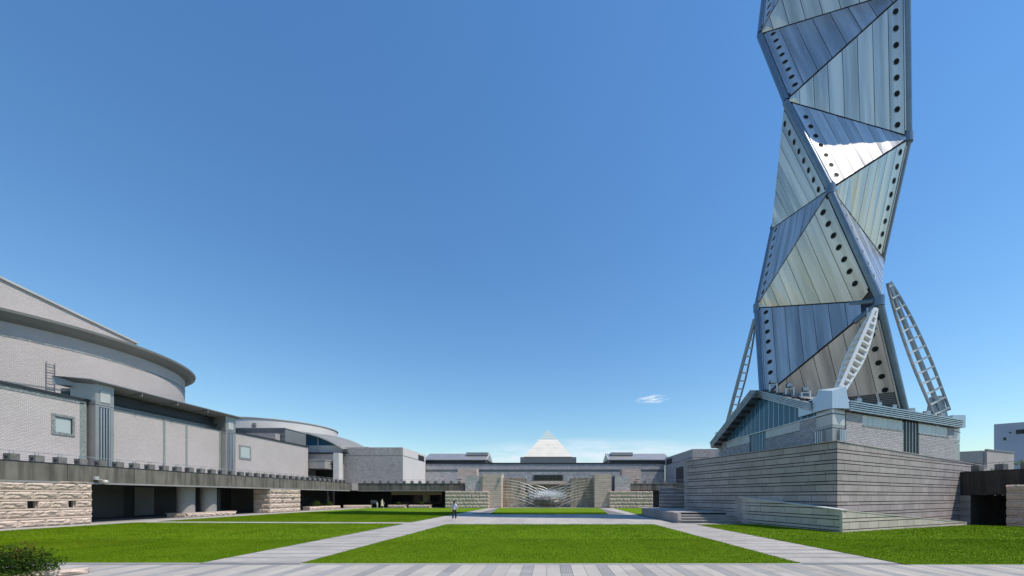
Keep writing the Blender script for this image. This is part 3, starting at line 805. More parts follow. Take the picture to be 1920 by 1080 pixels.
for k in range(nrow):
    f0, f1 = k / nrow, (k + .955) / nrow
    a, b = hw * (1 - f0), hw * (1 - f1)
    z0_, z1_ = zb + (zt - zb) * f0, zb + (zt - zb) * f1
    mb = MB().hexa([(cx_ - a, cy_ - a, z0_), (cx_ + a, cy_ - a, z0_), (cx_ + a, cy_ + a, z0_), (cx_ - a, cy_ + a, z0_), (cx_ - b, cy_ - b, z1_), (cx_ + b, cy_ - b, z1_), (cx_ + b, cy_ + b, z1_), (cx_ - b, cy_ + b, z1_)])
    mb.build('stone_course' if k < 11 else 'glass_course', M['pyr'] if k < 11 else M['pyr_glass'], py)
MB().hexa([(cx_ - hw * .97, cy_ - hw * .97, zb), (cx_ + hw * .97, cy_ - hw * .97, zb), (cx_ + hw * .97, cy_ + hw * .97, zb), (cx_ - hw * .97, cy_ + hw * .97, zb)] + [(cx_ + q[0] * .02, cy_ + q[1] * .02, zt - .2) for q in ((-1, -1), (1, -1), (1, 1), (-1, 1))]).build('core', M['panel_g'], py)
MB().bar((cx_, cy_ - hw * .62 - .1, zb + 2.9), (cx_, cy_ - hw * .38 - .06, zb + 4.2), .04, .08).build('ladder', M['panel_m'], py)
# skylight sheds
def shed(label, xa, xb, sgn):
    t = thing('skylight_shed', label, 'roof', ((xa + xb) / 2, 84, 9.3))
    y0, y1 = 82.5, 92
    ym = 87.2
    MB().box(xa, xb, y0 + .4, y1 - .4, 9.3, 10.3).build('wall', M['louver_d'], t)
    mb = MB().add([(xa - .3, y0, 10.3), (xb + .3, y0, 10.3), (xb + .3, ym, 12.15), (xa - .3, ym, 12.15), (xb + .3, y1, 10.3), (xa - .3, y1, 10.3)], [(0, 1, 2, 3), (3, 2, 4, 5), (0, 3, 5), (1, 4, 2)])
    mb.build('roof', M['roofmetal'], t)
    xe = xb + .3 if sgn > 0 else xa - .3
    MB().bar((xe, y0 - .1, 10.28), (xe, ym, 12.2), .18, .22).build('gable_trim', M['panel_w'], t)
    MB().box(xa - .4, xb + .4, y0 - .15, y0, 10.15, 10.35).build('gutter', M['panel_w'], t)
    MB().box((xa + xb) / 2 - (6 if sgn < 0 else -2), (xa + xb) / 2 + (-1 if sgn < 0 else 7), ym - 2.2, ym - .2, 11.5, 12.2).build('ridge_vent', M['roofmetal'], t)
shed('grey metal skylight roof on the far wing left of the pyramid', -28, -14.4, 1)
shed('grey metal skylight roof on the far wing right of the pyramid', 13.6, 27, -1)

# far arcade (under beam)
fb = thing('elevated_walkway', 'dark concrete walkway at the back left of the plaza with a person on it', 'walkway', (-25, 66, 0))
MB().box(-36.5, -14.9, 65.2, 79.3, 3.3, 4.15).build('deck', M['concrete_c'], fb)
x = -33.7
MB().box(-35.2, -33.75, 62.95, 65.2, 3.05, 4.28).build('corner_panel', M['concrete_c'], fb)
while x < -15:
    b = min(x + 4.7, -14.9); inst('concrete_panel', UM['concrete'], fb, ((x + b) / 2, 65.05, 3.68), 0, (b - x - .04, .18, 1.2)); x = b
MB().box(-33.7, -14.9, 64.85, 65.1, 2.94, 3.06).build('ledge', M['concrete_c'], fb)
MB().box(-33.75, -14.9, 64.9, 65.2, 4.28, 4.34).build('coping', M['dark_steel'], fb)
railing('metal rail on small concrete blocks along the back left walkway', (-33.4, 65.3), (-15.3, 65.3), 4.34, 13, .45, True)
fa = thing('arcade_shopfront', 'dark shopfront deep under the back left walkway with beige fascia', 'shopfront', (-24, 71, 0))
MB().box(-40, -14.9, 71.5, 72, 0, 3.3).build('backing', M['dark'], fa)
MB().box(-30.5, -20.8, 71.0, 71.4, 2.3, 2.95).build('fascia', M['sand'], fa)
for k in range(5): MB().box(-30.4 + k * 1.95, -28.6 + k * 1.95, 71.2, 71.3, .3, 2.2).build('pane', M['glass_d'], fa)
MB().box(-24.4, -23.0, 70.95, 71.05, .9, 2.35).build('notice_board', M['sand_wet'], fa)
for q in range(3): MB().tube([(-19.0 + q * .5, 69, 0), (-19.0 + q * .5, 69, 3.3)], .09, 8).build('pipe', M['panel_g'], fa)
fbr = thing('elevated_walkway', 'concrete walkway at the back right between the stone wall and the tower terrace', 'walkway', (20, 66, 0))
MB().box(14.4, 25, 65.2, 79.3, 3.3, 4.15).build('deck', M['concrete_c'], fbr)
x = 14.3
while x < 24.8:
    b = min(x + 4.2, 25); inst('concrete_panel', UM['concrete'], fbr, ((x + b) / 2, 65.05, 3.68), 0, (b - x - .04, .18, 1.2)); x = b
MB().box(14.3, 25, 64.9, 65.2, 4.28, 4.34).build('coping', M['concrete_c'], fbr)
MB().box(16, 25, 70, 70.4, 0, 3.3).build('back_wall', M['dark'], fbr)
railing('metal rail on small concrete blocks along the back right walkway', (14.4, 65.3), (24.8, 65.3), 4.34, 6, .45, True)

# planters
def planter(label, p0, p1, z=.5):
    fr, ln = frame(p0, p1); t = thing('planter', label, 'planter', (p0[0], p0[1], 0))
    MB().fbox(fr, .1, ln - .1, -1.0, -.05, 0, z - .04).build('core', M['sand'], t)
    courses(t, p0, p1, z, 0, [(z, 'rough')], 1.6, 'sand')
    MB().fbox(fr, 0, ln, -1.1, .0, z - .04, z + .03).build('rim', M['sand'], t)
    return t
planter('low rough stone planter beside the sandstone pier on the left', (-34.3, 52.6), (-34.3, 60.2))
planter('low rough stone planter at the back left corner of the plaza', (-34.8, 62.2), (-30.7, 63.3))
planter('low rough stone planter right behind the pair of walkers', (-28.2, 64.3), (-25.2, 64.3))
planter('low stone planter in front of the shopfront, nearest the rough wall', (-24.6, 64.3), (-20.8, 64.3))

# ================================================================ FOUNTAIN COURT
def smooth_wall(label, parts, name='stone_screen', cat='wall', mk='sand', pat=((.30, 'tall'), (.30, 'tall'), (.12, 'thin'))):
    t = thing(name, label, cat, ((parts[0][0] + parts[0][1]) / 2, parts[0][2], 0))
    for (x0, x1, y0, y1, z1, sides) in parts:
        MB().box(x0 + .05, x1 - .05, y0 + .06, y1, 0, z1 - .01).build('core', M['dark'], t)
        courses(t, (x0, y0 + .05), (x1, y0 + .05), z1, 0, list(pat), 1.1, mk)
        if 'E' in sides: courses(t, (x1 - .05, y0), (x1 - .05, y1), z1, 0, list(pat), 1.1, mk)
        if 'W' in sides: courses(t, (x0 + .05, y1), (x0 + .05, y0), z1, 0, list(pat), 1.1, mk)
        MB().box(x0, x1, y0, y1, z1, z1 + .05).build('cap', M[mk], t)
    return t
smooth_wall('tall smooth beige stone pier left of the fountain', [(-11.6, -8.35, 64.0, 67.5, 5.9, 'E')])
smooth_wall('tall smooth beige stone pier right of the fountain', [(7.9, 10.75, 64.0, 67.5, 5.85, 'W')])
PW = ((.26, 'tall'), (.26, 'tall'), (.26, 'tall'), (.1, 'thin'))
smooth_wall('damp brown stone screen behind the left water jets', [(-8.4, -4.35, 66.2, 68.5, 5.3, '')], mk='sand_wet', pat=PW)
smooth_wall('damp brown stone screen behind the right water jets', [(3.95, 8.0, 66.2, 68.5, 5.3, '')], mk='sand_wet', pat=PW)
fn = thing('fountain_niche', 'dark wet niche with pale lintel behind the fountain boulder', 'wall', (0, 68.5, 0))
MB().box(-4.4, 4.0, 69.4, 69.9, 0, 4.4).build('back_wall', M['dark_steel'], fn)
courses(fn, (-4.35, 69.35), (3.95, 69.35), 4.15, 0, [(.32, 'tall'), (.1, 'thin')], 1.2, 'sand_wet')
MB().box(-4.35, 3.95, 67.2, 69.5, 4.25, 4.85).build('lintel', M['sand'], fn)
struct('fountain_basin', MB().box(-8.3, 7.9, 63.4, 69.3, -.02, .05), M['basin'])
def greyblock(label, x0, x1):
    t = thing('tiled_block', label, 'wall', ((x0 + x1) / 2, 65, 2.9))
    MB().box(x0, x1, 64.6, 68, 2.95, 5.65).build('wall', M['brick_far'], t)
    MB().box(x0 + .05, x1 - .05, 64.5, 68, 2.86, 2.95).build('joint', M['dark'], t)
    return t
gb = greyblock('grey rough-tiled block on the rough wall left of the fountain', -14.75, -12.0)
MB().box(-12.0, -11.6, 64.3, 68, 2.9, 5.7).build('pale_edge', M['sand'], gb)
greyblock('grey rough-tiled block on the rough wall right of the fountain', 11.5, 14.2)
rough_pier('low rough sandstone wall left of the fountain', -18.0, -10.5, 63.6, 66, sides=('S', 'E'))
rough_pier('low rough sandstone wall right of the fountain', 10.4, 17.9, 63.6, 66, sides=('S', 'W'))
smooth_wall('pale striped stone wall behind the grey block on the left', [(-18.4, -14.6, 74, 76, 7.6, 'E')])
smooth_wall('pale striped stone wall behind the grey block on the right', [(14.6, 18.4, 74, 76, 7.5, 'W')])
MB().box(17.9, 19.6, 66, 66.4, 0, 3.3).build('doorway_panel', M['dark'], loc=(18.7, 66, 0), label='black doorway under the back right walkway', category='door')
# boulder hung in the fountain
ico = bmesh.new(); bmesh.ops.create_icosphere(ico, subdivisions=3, radius=1)
for v_ in ico.verts:
    d_ = 1 + .22 * noise.noise(v_.co * 1.7 + V((3, 1, 2))) + .1 * noise.noise(v_.co * 4)
    v_.co = V((v_.co.x * 2.3 * d_, v_.co.y * 1.3 * d_, v_.co.z * .95 * d_))
    if v_.co.z < -.5: v_.co.z = -.5 + (v_.co.z + .5) * .4
me = bpy.data.meshes.new('boulder'); ico.to_mesh(me); ico.free(); me.materials.append(M['rock'])
bo = bpy.data.objects.new('boulder', me); COL.objects.link(bo); bo.location = (-.35, 65.3, 1.15)
bo['label'] = 'dark wet boulder under the meeting water jets'; bo['category'] = 'boulder'
# cables
for a, b, q in (((7.8, 65, 5.7), (4.0, 65.6, 4.2), 'from the tall right pier across the right screen'), ((3.9, 65, 5.2), (1.0, 66, 2.0), 'from the inner right spotlight to the boulder'), ((-4.3, 65.6, 5.2), (-1.6, 66, 2.0), 'from the inner left spotlight to the boulder')):
    MB().tube([a, b], .025, 5).build('cable', M['dark_steel'], loc=b, label='thin dark cable slanting ' + q, category='cable', group='cables holding the boulder')
# water
wm = bpy.data.materials.new('water_spray'); wm.use_nodes = True
t_ = wm.node_tree; b_ = t_.nodes['Principled BSDF']
b_.inputs['Base Color'].default_value = (.85, .88, .9, 1); b_.inputs['Roughness'].default_value = .3
b_.inputs['Alpha'].default_value = .62
wt = thing('fountain_water', 'white arching water jets and spray over the boulder', 'fountain', (0, 65, 0))
def jets(x0, sg, zs, reach, drop):
    for z_ in zs:
        pts = []
        for k in range(13):
            s_ = k / 12; pts.append((x0 + sg * reach * s_, 65.2 + .5 * s_ + .05 * math.sin(9 * s_), z_ + .18 * s_ - drop * s_ * s_ + .02 * math.sin(20 * s_ + z_)))
        MB().tube(pts, [.016 + .03 * k / 12 for k in range(13)], 5).build('water_jet', wm, wt)
jets(-8.3, 1, (4.95, 4.45, 3.95, 3.4, 2.9, 2.4, 1.9), 6.2, 1.9)
jets(7.8, -1, (4.95, 4.45, 3.95, 3.4, 2.9, 2.4, 1.9), 6.2, 1.9)
jets(-4.3, 1, (4.15, 3.7, 3.2, 2.7, 2.2), 4.0, 1.0)
jets(3.9, -1, (4.15, 3.7, 3.2, 2.7, 2.2), 4.0, 1.0)
def drops(nm, n_, fn_, r0, r1, name='spray'):
    mb = MB(); rnd = random.Random(nm)
    vs = []; fs = []
    for k in range(n_):
        c = fn_(rnd)
        if c is None: continue
        r_ = rnd.uniform(r0, r1); q = len(vs)
        vs += [c + V((r_, 0, -r_)), c + V((-r_, r_ * .5, -r_)), c + V((-r_ * .2, -r_, -r_ * .8)), c + V((0, 0, r_ * 1.6))]
        fs += [(q, q + 1, q + 2), (q, q + 1, q + 3), (q + 1, q + 2, q + 3), (q + 2, q, q + 3)]
    mb.add(vs, fs); mb.build(name, wm, wt, uv=False, kind='stuff')
drops(1, 13000, lambda r: V((-.2 + r.gauss(0, 1.25), 65.9 + r.gauss(0, .5), 2.35 + r.gauss(0, .38) - .12 * abs(r.gauss(0, 1)))), .012, .035)
drops(2, 6500, lambda r: (lambda x_: V((x_, 65.6 + r.gauss(0, .5), max(.05, .2 + abs(r.gauss(0, 1)) * (2.4 - abs(x_) * .26)))))(r.uniform(-7, 7)), .006, .018, 'mist')
drops(3, 700, lambda r: V((r.choice((-1.9, 1.2, .3)) + r.gauss(0, .12), 64.9 + r.gauss(0, .1), r.uniform(.1, 2))), .01, .03, 'falling_water')
for px_, py_, Y_, lab in ((941, 890, 64, 'upper left'), (985, 896, 66, 'inner left'), (1070, 896, 66, 'inner right'), (1111, 890, 64, 'upper right')):
    c = V(((px_ - VX) / F * Y_, Y_ - .2, CH + (VY - py_) / F * Y_))
    t = thing('spotlight', f'small white spotlight at the {lab} corner above the fountain', 'spotlight', c, 'white spotlights above the fountain')
    MB().tube([c + V((-.1, 0, 0)), c + V((.22, -.1, .05))], [.10, .17], 10).build('lamp_head', M['panel_w'], t)
    MB().box(c.x - .3, c.x - .12, c.y, c.y + .1, c.z - .1, c.z + .1).build('bracket', M['panel_w'], t)

# ================================================================ TOWER TERRACE WALLS
PT = [(.42, 'tall'), (.20, 'thin')]
WC, WR, WLf = (16.76, 21.5), (40.6, 34.2), (12.5, 34.0)
bwl = thing('terrace_wall', 'big sunlit grey granite wall below the tower, facing front right', 'wall', (WC[0], WC[1], 0))
MB().prism([(WC[0] + .15, WC[1] + .25), (WR[0], WR[1] + .2), (WR[0] - .5, WR[1] + 1.2), (WC[0] + .7, WC[1] + 1.6)], -.6, 5.08).build('core', M['dark'], bwl)
fr, ln = frame(WC, WR)
def sloped(parent, p0, p1, za, zb_, zbot_a, zbot_b, pat, sl_len, mk, depth=.16, gap=.05):
    """courses with a raking top and foot"""
    fr, Lw = frame(p0, p1); z = max(za, zb_); row = 0; zmin = min(zbot_a, zbot_b)
    top = lambda a: za + (zb_ - za) * a / Lw
    bot = lambda a: zbot_a + (zbot_b - zbot_a) * a / Lw
    while z > zmin + .02:
        h, kind = pat[row % len(pat)]; zl = z - h
        a = 0; L0 = sl_len * (.4 + .6 * ((row * 37) % 10) / 10); first = True
        while a < Lw - .02:
            l_ = L0 if first else sl_len * random.uniform(.9, 1.1); first = False
            if kind == 'thin': l_ *= 1.5
            b = min(a + l_, Lw)
            t0, t1 = min(z - gap, top(a)), min(z - gap, top(b)); b0, b1 = max(zl, bot(a)), max(zl, bot(b))
            if t0 > b0 + .01 or t1 > b1 + .01:
                t0 = max(t0, b0 + .004); t1 = max(t1, b1 + .004)
                MB().fbox(fr, a + .011, b - .011, -depth + .05, .05 + random.uniform(0, .005), b0, t0, 0, b1, t1).build('slab', M[mk], parent, uv=False)
            a = b
        z = zl; row += 1
sloped(bwl, WC, WR, 5.22, 4.80, -.5, -.5, PT, .95, 'granite')
MB().fbox(fr, -.1, ln, -.8, .09, 5.215, 5.265, 0, 4.80, 4.85).build('coping', M['granite'], bwl)
bw2 = thing('terrace_wall', 'big shaded grey granite wall below the tower, facing the lawn on the left', 'wall', (WLf[0], WLf[1], 0))
MB().prism([(WLf[0] + .25, WLf[1]), (WC[0] + .25, WC[1] + .1), (WC[0] + 1.2, WC[1] + 1.0), (WLf[0] + 1.5, WLf[1])], 0, 5.1).build('core', M['dark'], bw2)
fr2, ln2 = frame(WLf, WC)
sloped(bw2, WLf, WC, 5.22, 5.22, 0, 0, PT, .95, 'granite')
MB().fbox(fr2, 0, ln2, -.8, .09, 5.215, 5.265).build('coping', M['granite'], bw2)
# terrace fill up to the building
struct('terrace', MB().prism([(WC[0] + .8, WC[1] + 1.2), (40, 34.8), (44, 48), (18.6, 48), (WLf[0] + .9, WLf[1])], 4.0, 4.55), M['pave'])
MB().prism([(12.9, 34.1), (13.6, 34.1), (18.6, 48), (18.0, 48)], 0, 4.5).build('terrace_flank', M['granite'], loc=(14, 40, 0), label='shaded granite flank of the tower terrace behind the platform', category='wall')
# ramp parapet
LW0, LW1, LW2 = (14.45, 28.6), (16.1, 20.3), (29.3, 25.9)
lw = thing('ramp_parapet', 'low slanting granite parapet in front of the big tower wall, left part in shade', 'wall', (LW0[0], LW0[1], 0))
MB().fbox(frame(LW0, LW1)[0], 0, frame(LW0, LW1)[1] - .1, -.3, -.02, 0, 1.96, 0, 0, 1.2).build('core', M['dark'], lw)
sloped(lw, LW0, LW1, 1.98, 1.22, 0, 0, PT, 1.0, 'granite_l')
f3, l3 = frame(LW0, LW1)
MB().fbox(f3, -.02, l3 + .05, -.36, .09, 1.98, 2.05, 0, 1.22, 1.29).build('coping', M['pale'], lw)
lw2 = thing('ramp_parapet', 'low sunlit granite parapet sinking to the right along the lawn', 'wall', (LW1[0], LW1[1], 0))
f4, l4 = frame(LW1, LW2)
MB().fbox(f4, .05, l4, -.3, -.02, -.5, 1.2, 0, -.5, .14).build('core', M['dark'], lw2)
sloped(lw2, LW1, LW2, 1.22, .16, -.5, -.5, PT, 1.0, 'granite_l')
MB().fbox(f4, -.05, l4, -.34, .07, 1.22, 1.27, 0, .16, .21).build('coping', M['granite_l'], lw2)
MB().add([(14.6, 28.4, .75), (16.4, 20.8, .3), (17.6, 21.9, .3), (14.5, 33, .75)], [(0, 1, 2, 3)]).add([(16.4, 20.8, .3), (29.2, 26.2, -.46), (30, 29, -.46), (17.6, 21.9, .3)], [(0, 1, 2, 3)])
struct('ramp', MB().add([(14.6, 28.4, .75), (16.4, 20.8, .3), (17.6, 21.9, .3), (14.5, 33, .75), (29.2, 26.2, -.46), (30, 29, -.46)], [(0, 1, 2, 3), (1, 4, 5, 2)]), M['pave'])
# platform and steps
pf = thing('stepped_platform', 'low grey stone platform with four front steps right of the plaza', 'platform', (12.5, 33, 0))
MB().prism([(10.05, 29.3), (15.2, 29.3), (14.4, 41), (10.3, 41)], 0, .70).build('core', M['dark'], pf)
for k in range(4):
    y0 = 27.9 + k * .46
    x = 9.86 + k * .05
    while x < 14.7:
        inst('step_stone', UM['granite'], pf, (x + .8, y0 + .30, .19 * (k + .5) - .01), 0, (1.585, .52, .13)); inst('tread', UM['stone_lt'], pf, (x + .8, y0 + .26, .19 * (k + 1) - .02), 0, (1.59, .60, .035)); x += 1.6  # dark fronts and pale treads carry the grazing sun in their colour
    MB().box(9.9 + k * .05, 15.2, y0 + .05, y0 + .56, .19 * k, .19 * (k + 1) - .03).build('riser', M['dark'], pf)
f5, l5 = frame((10.3, 40.6), (9.82, 27.9))
a = 0
while a < l5 - .1:
    b = min(a + .9, l5)
    zt_ = .74 if b < l5 - 1.4 else .74 - .19 * max(0, (b - (l5 - 1.4)) / .5)
    MB().fbox(f5, a + .006, b - .006, -.2, .06, 0, .74, 0, 0, .74 if b < l5 - .1 else .24).build('side_slab', M['granite'], pf); a = b
y = 29.3
while y < 40.5:
    x = 10.1
    while x < 16.6:
        inst('paving_slab', UM['slab_l'], pf, (x + .7, y + .7, .73), 0, (1.39, 1.39, .07)); x += 1.4
    y += 1.4
sc_ = thing('screen_wall', 'small slanting granite wall standing on the back of the stepped platform', 'wall', (13, 40, .76))
pA, pB = (12.1, 40.6), (15.0, 39.2)
fA, lA = frame(pA, pB)
MB().fbox(fA, .05, lA - .05, -.9, -.1, .76, 3.05, 0, .76, 2.65).build('core', M['dark'], sc_)
sloped(sc_, pA, pB, 3.1, 2.72, .76, .76, [(.26, 'tall'), (.12, 'thin')], 1.0, 'granite')
sloped(sc_, pB, (15.5, 40.1), 2.72, 2.72, .76, .76, [(.26, 'tall'), (.12, 'thin')], 1.0, 'granite')
MB().fbox(fA, -.02, lA + .02, -.5, .07, 3.1, 3.15, 0, 2.72, 2.77).build('coping', M['sand'], sc_)

# ================================================================ RIGHT WALKWAY
rw = thing('elevated_walkway', 'deeply shaded dark concrete walkway at the right edge of the picture', 'walkway', (36, 27, -.5))
RA, RB = (34.45, 31.1), (36.3, 20.0)
fR, lR = frame(RA, RB)
k = 0; a = 0
while a < lR:
    b = min(a + 1.15, lR)
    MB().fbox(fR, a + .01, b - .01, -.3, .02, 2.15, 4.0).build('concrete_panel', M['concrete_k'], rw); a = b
MB().fbox(fR, -.6, lR, -8, .06, 4.0, 4.06).build('coping', M['dark_steel'], rw)
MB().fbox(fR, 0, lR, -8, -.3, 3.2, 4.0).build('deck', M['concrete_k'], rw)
MB().fbox(fR, 0, lR, -3.4, -3.2, -.5, 3.2).build('back_wall', M['dark'], rw)
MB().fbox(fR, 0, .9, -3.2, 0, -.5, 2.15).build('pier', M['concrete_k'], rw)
MB().fbox(fR, 2.6, 2.8, -1.6, -1.3, -.5, 3.2).build('post', M['panel_w'], rw)
for q in (2.1, 2.55):
    c = fR[0] + fR[1] * q + fR[2] * (-.5)
    MB().tube([(c.x, c.y, 2.06), (c.x, c.y, 2.15)], .07, 10).build('downlight', M['panel_w'], rw)
courses(rw, RA, (RA[0] + fR[1].x * .9, RA[1] + fR[1].y * .9), 2.1, -.5, [(.47, 'tall'), (.14, 'thin')], 1.0, 'granite', depth=.1)
railing('metal rail on concrete blocks on top of the right walkway', (35.0, 30.9), (36.6, 21.0), 4.06, 7, .5, False)
srw = thing('stone_wall', 'rough sandstone wall in shade at the right edge of the picture', 'wall', (35, 24, -.5))
MB().box(34.45, 36.5, 18, 27.6, -.5, 2.85).build('core', M['dark'], srw)
courses(srw, (34.35, 27.6), (34.35, 18), 2.88, -.5, [(.47, 'rough'), (.14, 'thin')], 1.25, 'sand')
struct('sunken_walk', MB().box(29.6, 44, 24.2, 36, -.48, -.46), M['slab_d'])

# ================================================================ TOWER BASE BUILDING (triangular)
C_, Rt, Lt = V((18.9, 24.6)), V((35.3, 31.65)), V((18.1, 39.6))
tb = thing('tower_hall', 'triangular tile and glass hall with steel louvers at the foot of the twisted tower', 'building', (24, 31.8, 4.5))
MB().prism([(C_.x + .3, C_.y + .5), (Rt.x - .7, Rt.y), (Lt.x + .4, Lt.y - .6)], 4.4, 7.6).build('core', M['dark_steel'], tb)
def on(fr, a, d=0.): return V((fr[0].x + fr[1].x * a + fr[2].x * d, fr[0].y + fr[1].y * a + fr[2].y * d))
# right face  (C -> R)
fc, lc = frame(C_, Rt)
ZT = 7.75
MB().fbox(fc, 1.4, 8.6, -.3, .1, 4.4, 7.0).build('wall', M['brick_t'], tb)
MB().fbox(fc, 1.4, 3.3, -.3, .1, 7.0, ZT).build('wall', M['brick_t'], tb)
MB().fbox(fc, 10.9, 16.6, -.3, .1, 4.4, 6.95).build('wall', M['brick_t'], tb)
MB().fbox(fc, 15.6, 16.6, -.3, .1, 6.95, ZT).build('wall', M['brick_t'], tb)
MB().fbox(fc, 3.3, 8.6, -.3, .12, 6.93, 7.03).build('mosaic_band', M['mosaic'], tb)
MB().fbox(fc, 10.9, 15.6, -.3, .12, 6.88, 6.98).build('mosaic_band', M['mosaic'], tb)
for a in [3.3 + .66 * k for k in range(8)]: MB().fbox(fc, a + .01, a + .65, -.2, .06, 7.03, ZT).build('glass_panel', M['panel_w'], tb)
for a in [10.9 + .67 * k for k in range(7)]: MB().fbox(fc, a + .01, a + .66, -.2, .06, 6.98, ZT).build('glass_panel', M['panel_w'], tb)
for k in range(5):
    MB().fbox(fc, 8.64 + .45 * k, 9.05 + .45 * k, -.2, .02, 4.4, ZT).build('pane', M['glass_d'], tb)
    MB().fbox(fc, 9.05 + .45 * k, 9.09 + .45 * k, -.2, .09, 4.4, ZT).build('mullion', M['steel_trim'], tb)
MB().fbox(fc, 9.65, 9.95, .03, .06, 4.6, 5.1).build('door_plate', M['panel_w'], tb)
# left face (L -> C) with gable glazing
fl, ll = frame(Lt, C_)
PK = (.5 * ll, 11.3)
zl0, zl1 = 7.55, 7.9     # foot of the glazing
def gab(a): return 7.75 + (11.25 - 7.75) * (1 - abs(a - PK[0]) / (ll / 2))
MB().fbox(fl, .6, 5.9, -.3, .1, 4.4, 6.9).build('wall', M['brick_d'], tb)
MB().fbox(fl, .6, 1.9, -.3, .1, 6.9, 7.6).build('wall', M['brick_d'], tb)
MB().fbox(fl, 8.2, 13.9, -.3, .1, 4.4, 6.9).build('wall', M['brick_d'], tb)
MB().fbox(fl, 12.2, 13.9, -.3, .1, 6.9, 7.6).build('wall', M['brick_d'], tb)
MB().fbox(fl, 8.2, 12.2, -.3, .12, 6.85, 6.93).build('mosaic_band', M['mosaic'], tb)
for k in range(6): MB().fbox(fl, 1.9 + k * .66, 2.55 + k * .66, -.2, .06, 6.93, 7.6).build('glass_panel', M['panel_w'], tb)
for k in range(6): MB().fbox(fl, 8.2 + k * .66, 8.85 + k * .66, -.2, .06, 6.93, 7.6).build('glass_panel', M['panel_w'], tb)
for k in range(5):
    a = 5.95 + .45 * k
    MB().fbox(fl, a, a + .40, -.2, .02, 4.4, 7.6).build('pane', M['glass'], tb)
    MB().fbox(fl, a + .40, a + .44, -.2, .035, 4.4, 7.6).build('mullion', M['steel_trim'], tb)
a = .5
while a < ll - .6:
    b = a + .62
    MB().fbox(fl, a, b - .05, -.2, .02, 7.66, max(7.7, gab(a) - .55), 0, 7.66, max(7.7, gab(b) - .55)).build('pane', M['glass'], tb)
    MB().fbox(fl, b - .045, b, -.2, .035, 7.66, max(7.72, gab(b) - .55)).build('mullion', M['steel_trim'], tb)
    a = b
MB().fbox(fl, .4, ll - .4, -.3, .14, 7.6, 7.66).build('sill', M['steel_trim'], tb)
# louver bands
def band(fr, a0, a1, z0, z1, n_=5, d=.35, name='louver', brk=8, mt=None):
    for k in range(n_):
        za = z0 + k * .135; zb_ = z1 + k * .135
        MB().fbox(fr, a0, a1, -.1, d + .03 * k, za, za + .085, 0, zb_, zb_ + .085).build(name, mt or M['louver'], tb)
    for q in range(brk):
        f_ = (q + .6) / brk; a = a0 + (a1 - a0) * f_; zz = z0 + (z1 - z0) * f_
        MB().fbox(fr, a, a + .3, -.1, d - .04, zz - .02, zz + n_ * .135).build('louver_bracket', M['dark_steel'], tb)
band(fc, 1.3, lc - .5, 7.82, 7.82, brk=14)
hlf = ll / 2
band(fl, .3, hlf, 7.35 - .2, 10.65, d=.9, brk=9)
band(fl, hlf, ll - 1.3, 10.65, 7.95, d=.35, brk=7)
# roofs
TC = V((24.0, 31.8))
pk = on(fl, hlf)
mb = MB()
mb.add([(C_.x, C_.y, 8.2), (Rt.x, Rt.y, 8.2), (Lt.x, Lt.y, 8.2)], [(0, 1, 2)])
mb.build('flat_roof', M['soffit'], tb)
MB().add([(C_.x, C_.y, 8.3), (pk.x, pk.y, 11.15), (TC.x - 2, TC.y + .3, 11.15), (TC.x - 1.2, TC.y - 3.0, 8.3), (Lt.x, Lt.y, 8.3), (TC.x - 1.8, TC.y + 3.5, 8.3)],
         [(0, 1, 2, 3), (4, 5, 2, 1)]).build('gable_roof', M['soffit'], tb)
mid = (Rt + Lt) / 2
MB().add([(Rt.x, Rt.y, 8.35), (mid.x, mid.y, 11.3), (TC.x + 1.5, TC.y + .6, 11.3), (TC.x + 3.2, TC.y - 2.6, 8.35), (Lt.x, Lt.y, 8.35), (TC.x - 2.5, TC.y + 3, 8.35)],
         [(0, 1, 2, 3), (4, 5, 2, 1)]).build('gable_roof', M['roofmetal'], tb)
# corner posts
def corner(c, e1, e2, zc, out):
    p = thing
    q = [c, c + e1 * 1.35, c + e1 * 1.35 + e2 * 1.35, c + e2 * 1.35]
    cen = c + (e1 + e2) * .675
    pts = [(v_.x, v_.y) for v_ in q]
    o = MB().prism(pts, 4.4, 6.55).prism(pts, 6.6, 6.8).build('corner_post', M['panel_m'], tb)
    ins = [((v_.x - cen.x) * 1.02 + cen.x, (v_.y - cen.y) * 1.02 + cen.y) for v_ in q]
    MB().prism(ins, 6.8, 7.5).build('post_panel', M['panel_w'], o)
    MB().prism([((v_.x - cen.x) * 1.05 + cen.x, (v_.y - cen.y) * 1.05 + cen.y) for v_ in q], 7.5, 7.56).build('post_trim', M['dark_steel'], o)
    MB().prism(ins, 7.56, 7.85).build('post_cap', M['panel_w'], o)
    return o, cen
e_r = fc[1]; e_l = -fl[1]
oC, cC = corner(C_ - (e_r + e_l) * .12, e_r, e_l, 0, 0)
for fr_, a0 in ((fc, .45), (fl, ll - 1.15)):
    for k in range(4): MB().fbox(fr_, a0 + k * .17, a0 + .1 + k * .17, .0, .26, 4.5, 6.5).build('flute', M['steel_trim'], oC)
e_rl = (Lt - Rt).normalized()
corner(Rt, e_rl, -e_r, 0, 0)[0]
corner(Lt, -e_rl, fl[1], 0, 0)
for c in (Rt, Lt):
    q = c + ((TC - c).normalized() * .6)
    MB().prism([(q.x - .55, q.y - .5), (q.x + .55, q.y - .5), (q.x + .55, q.y + .6), (q.x - .55, q.y + .6)], 7.85, 8.9).build('post_head', M['sky_panel'], tb)
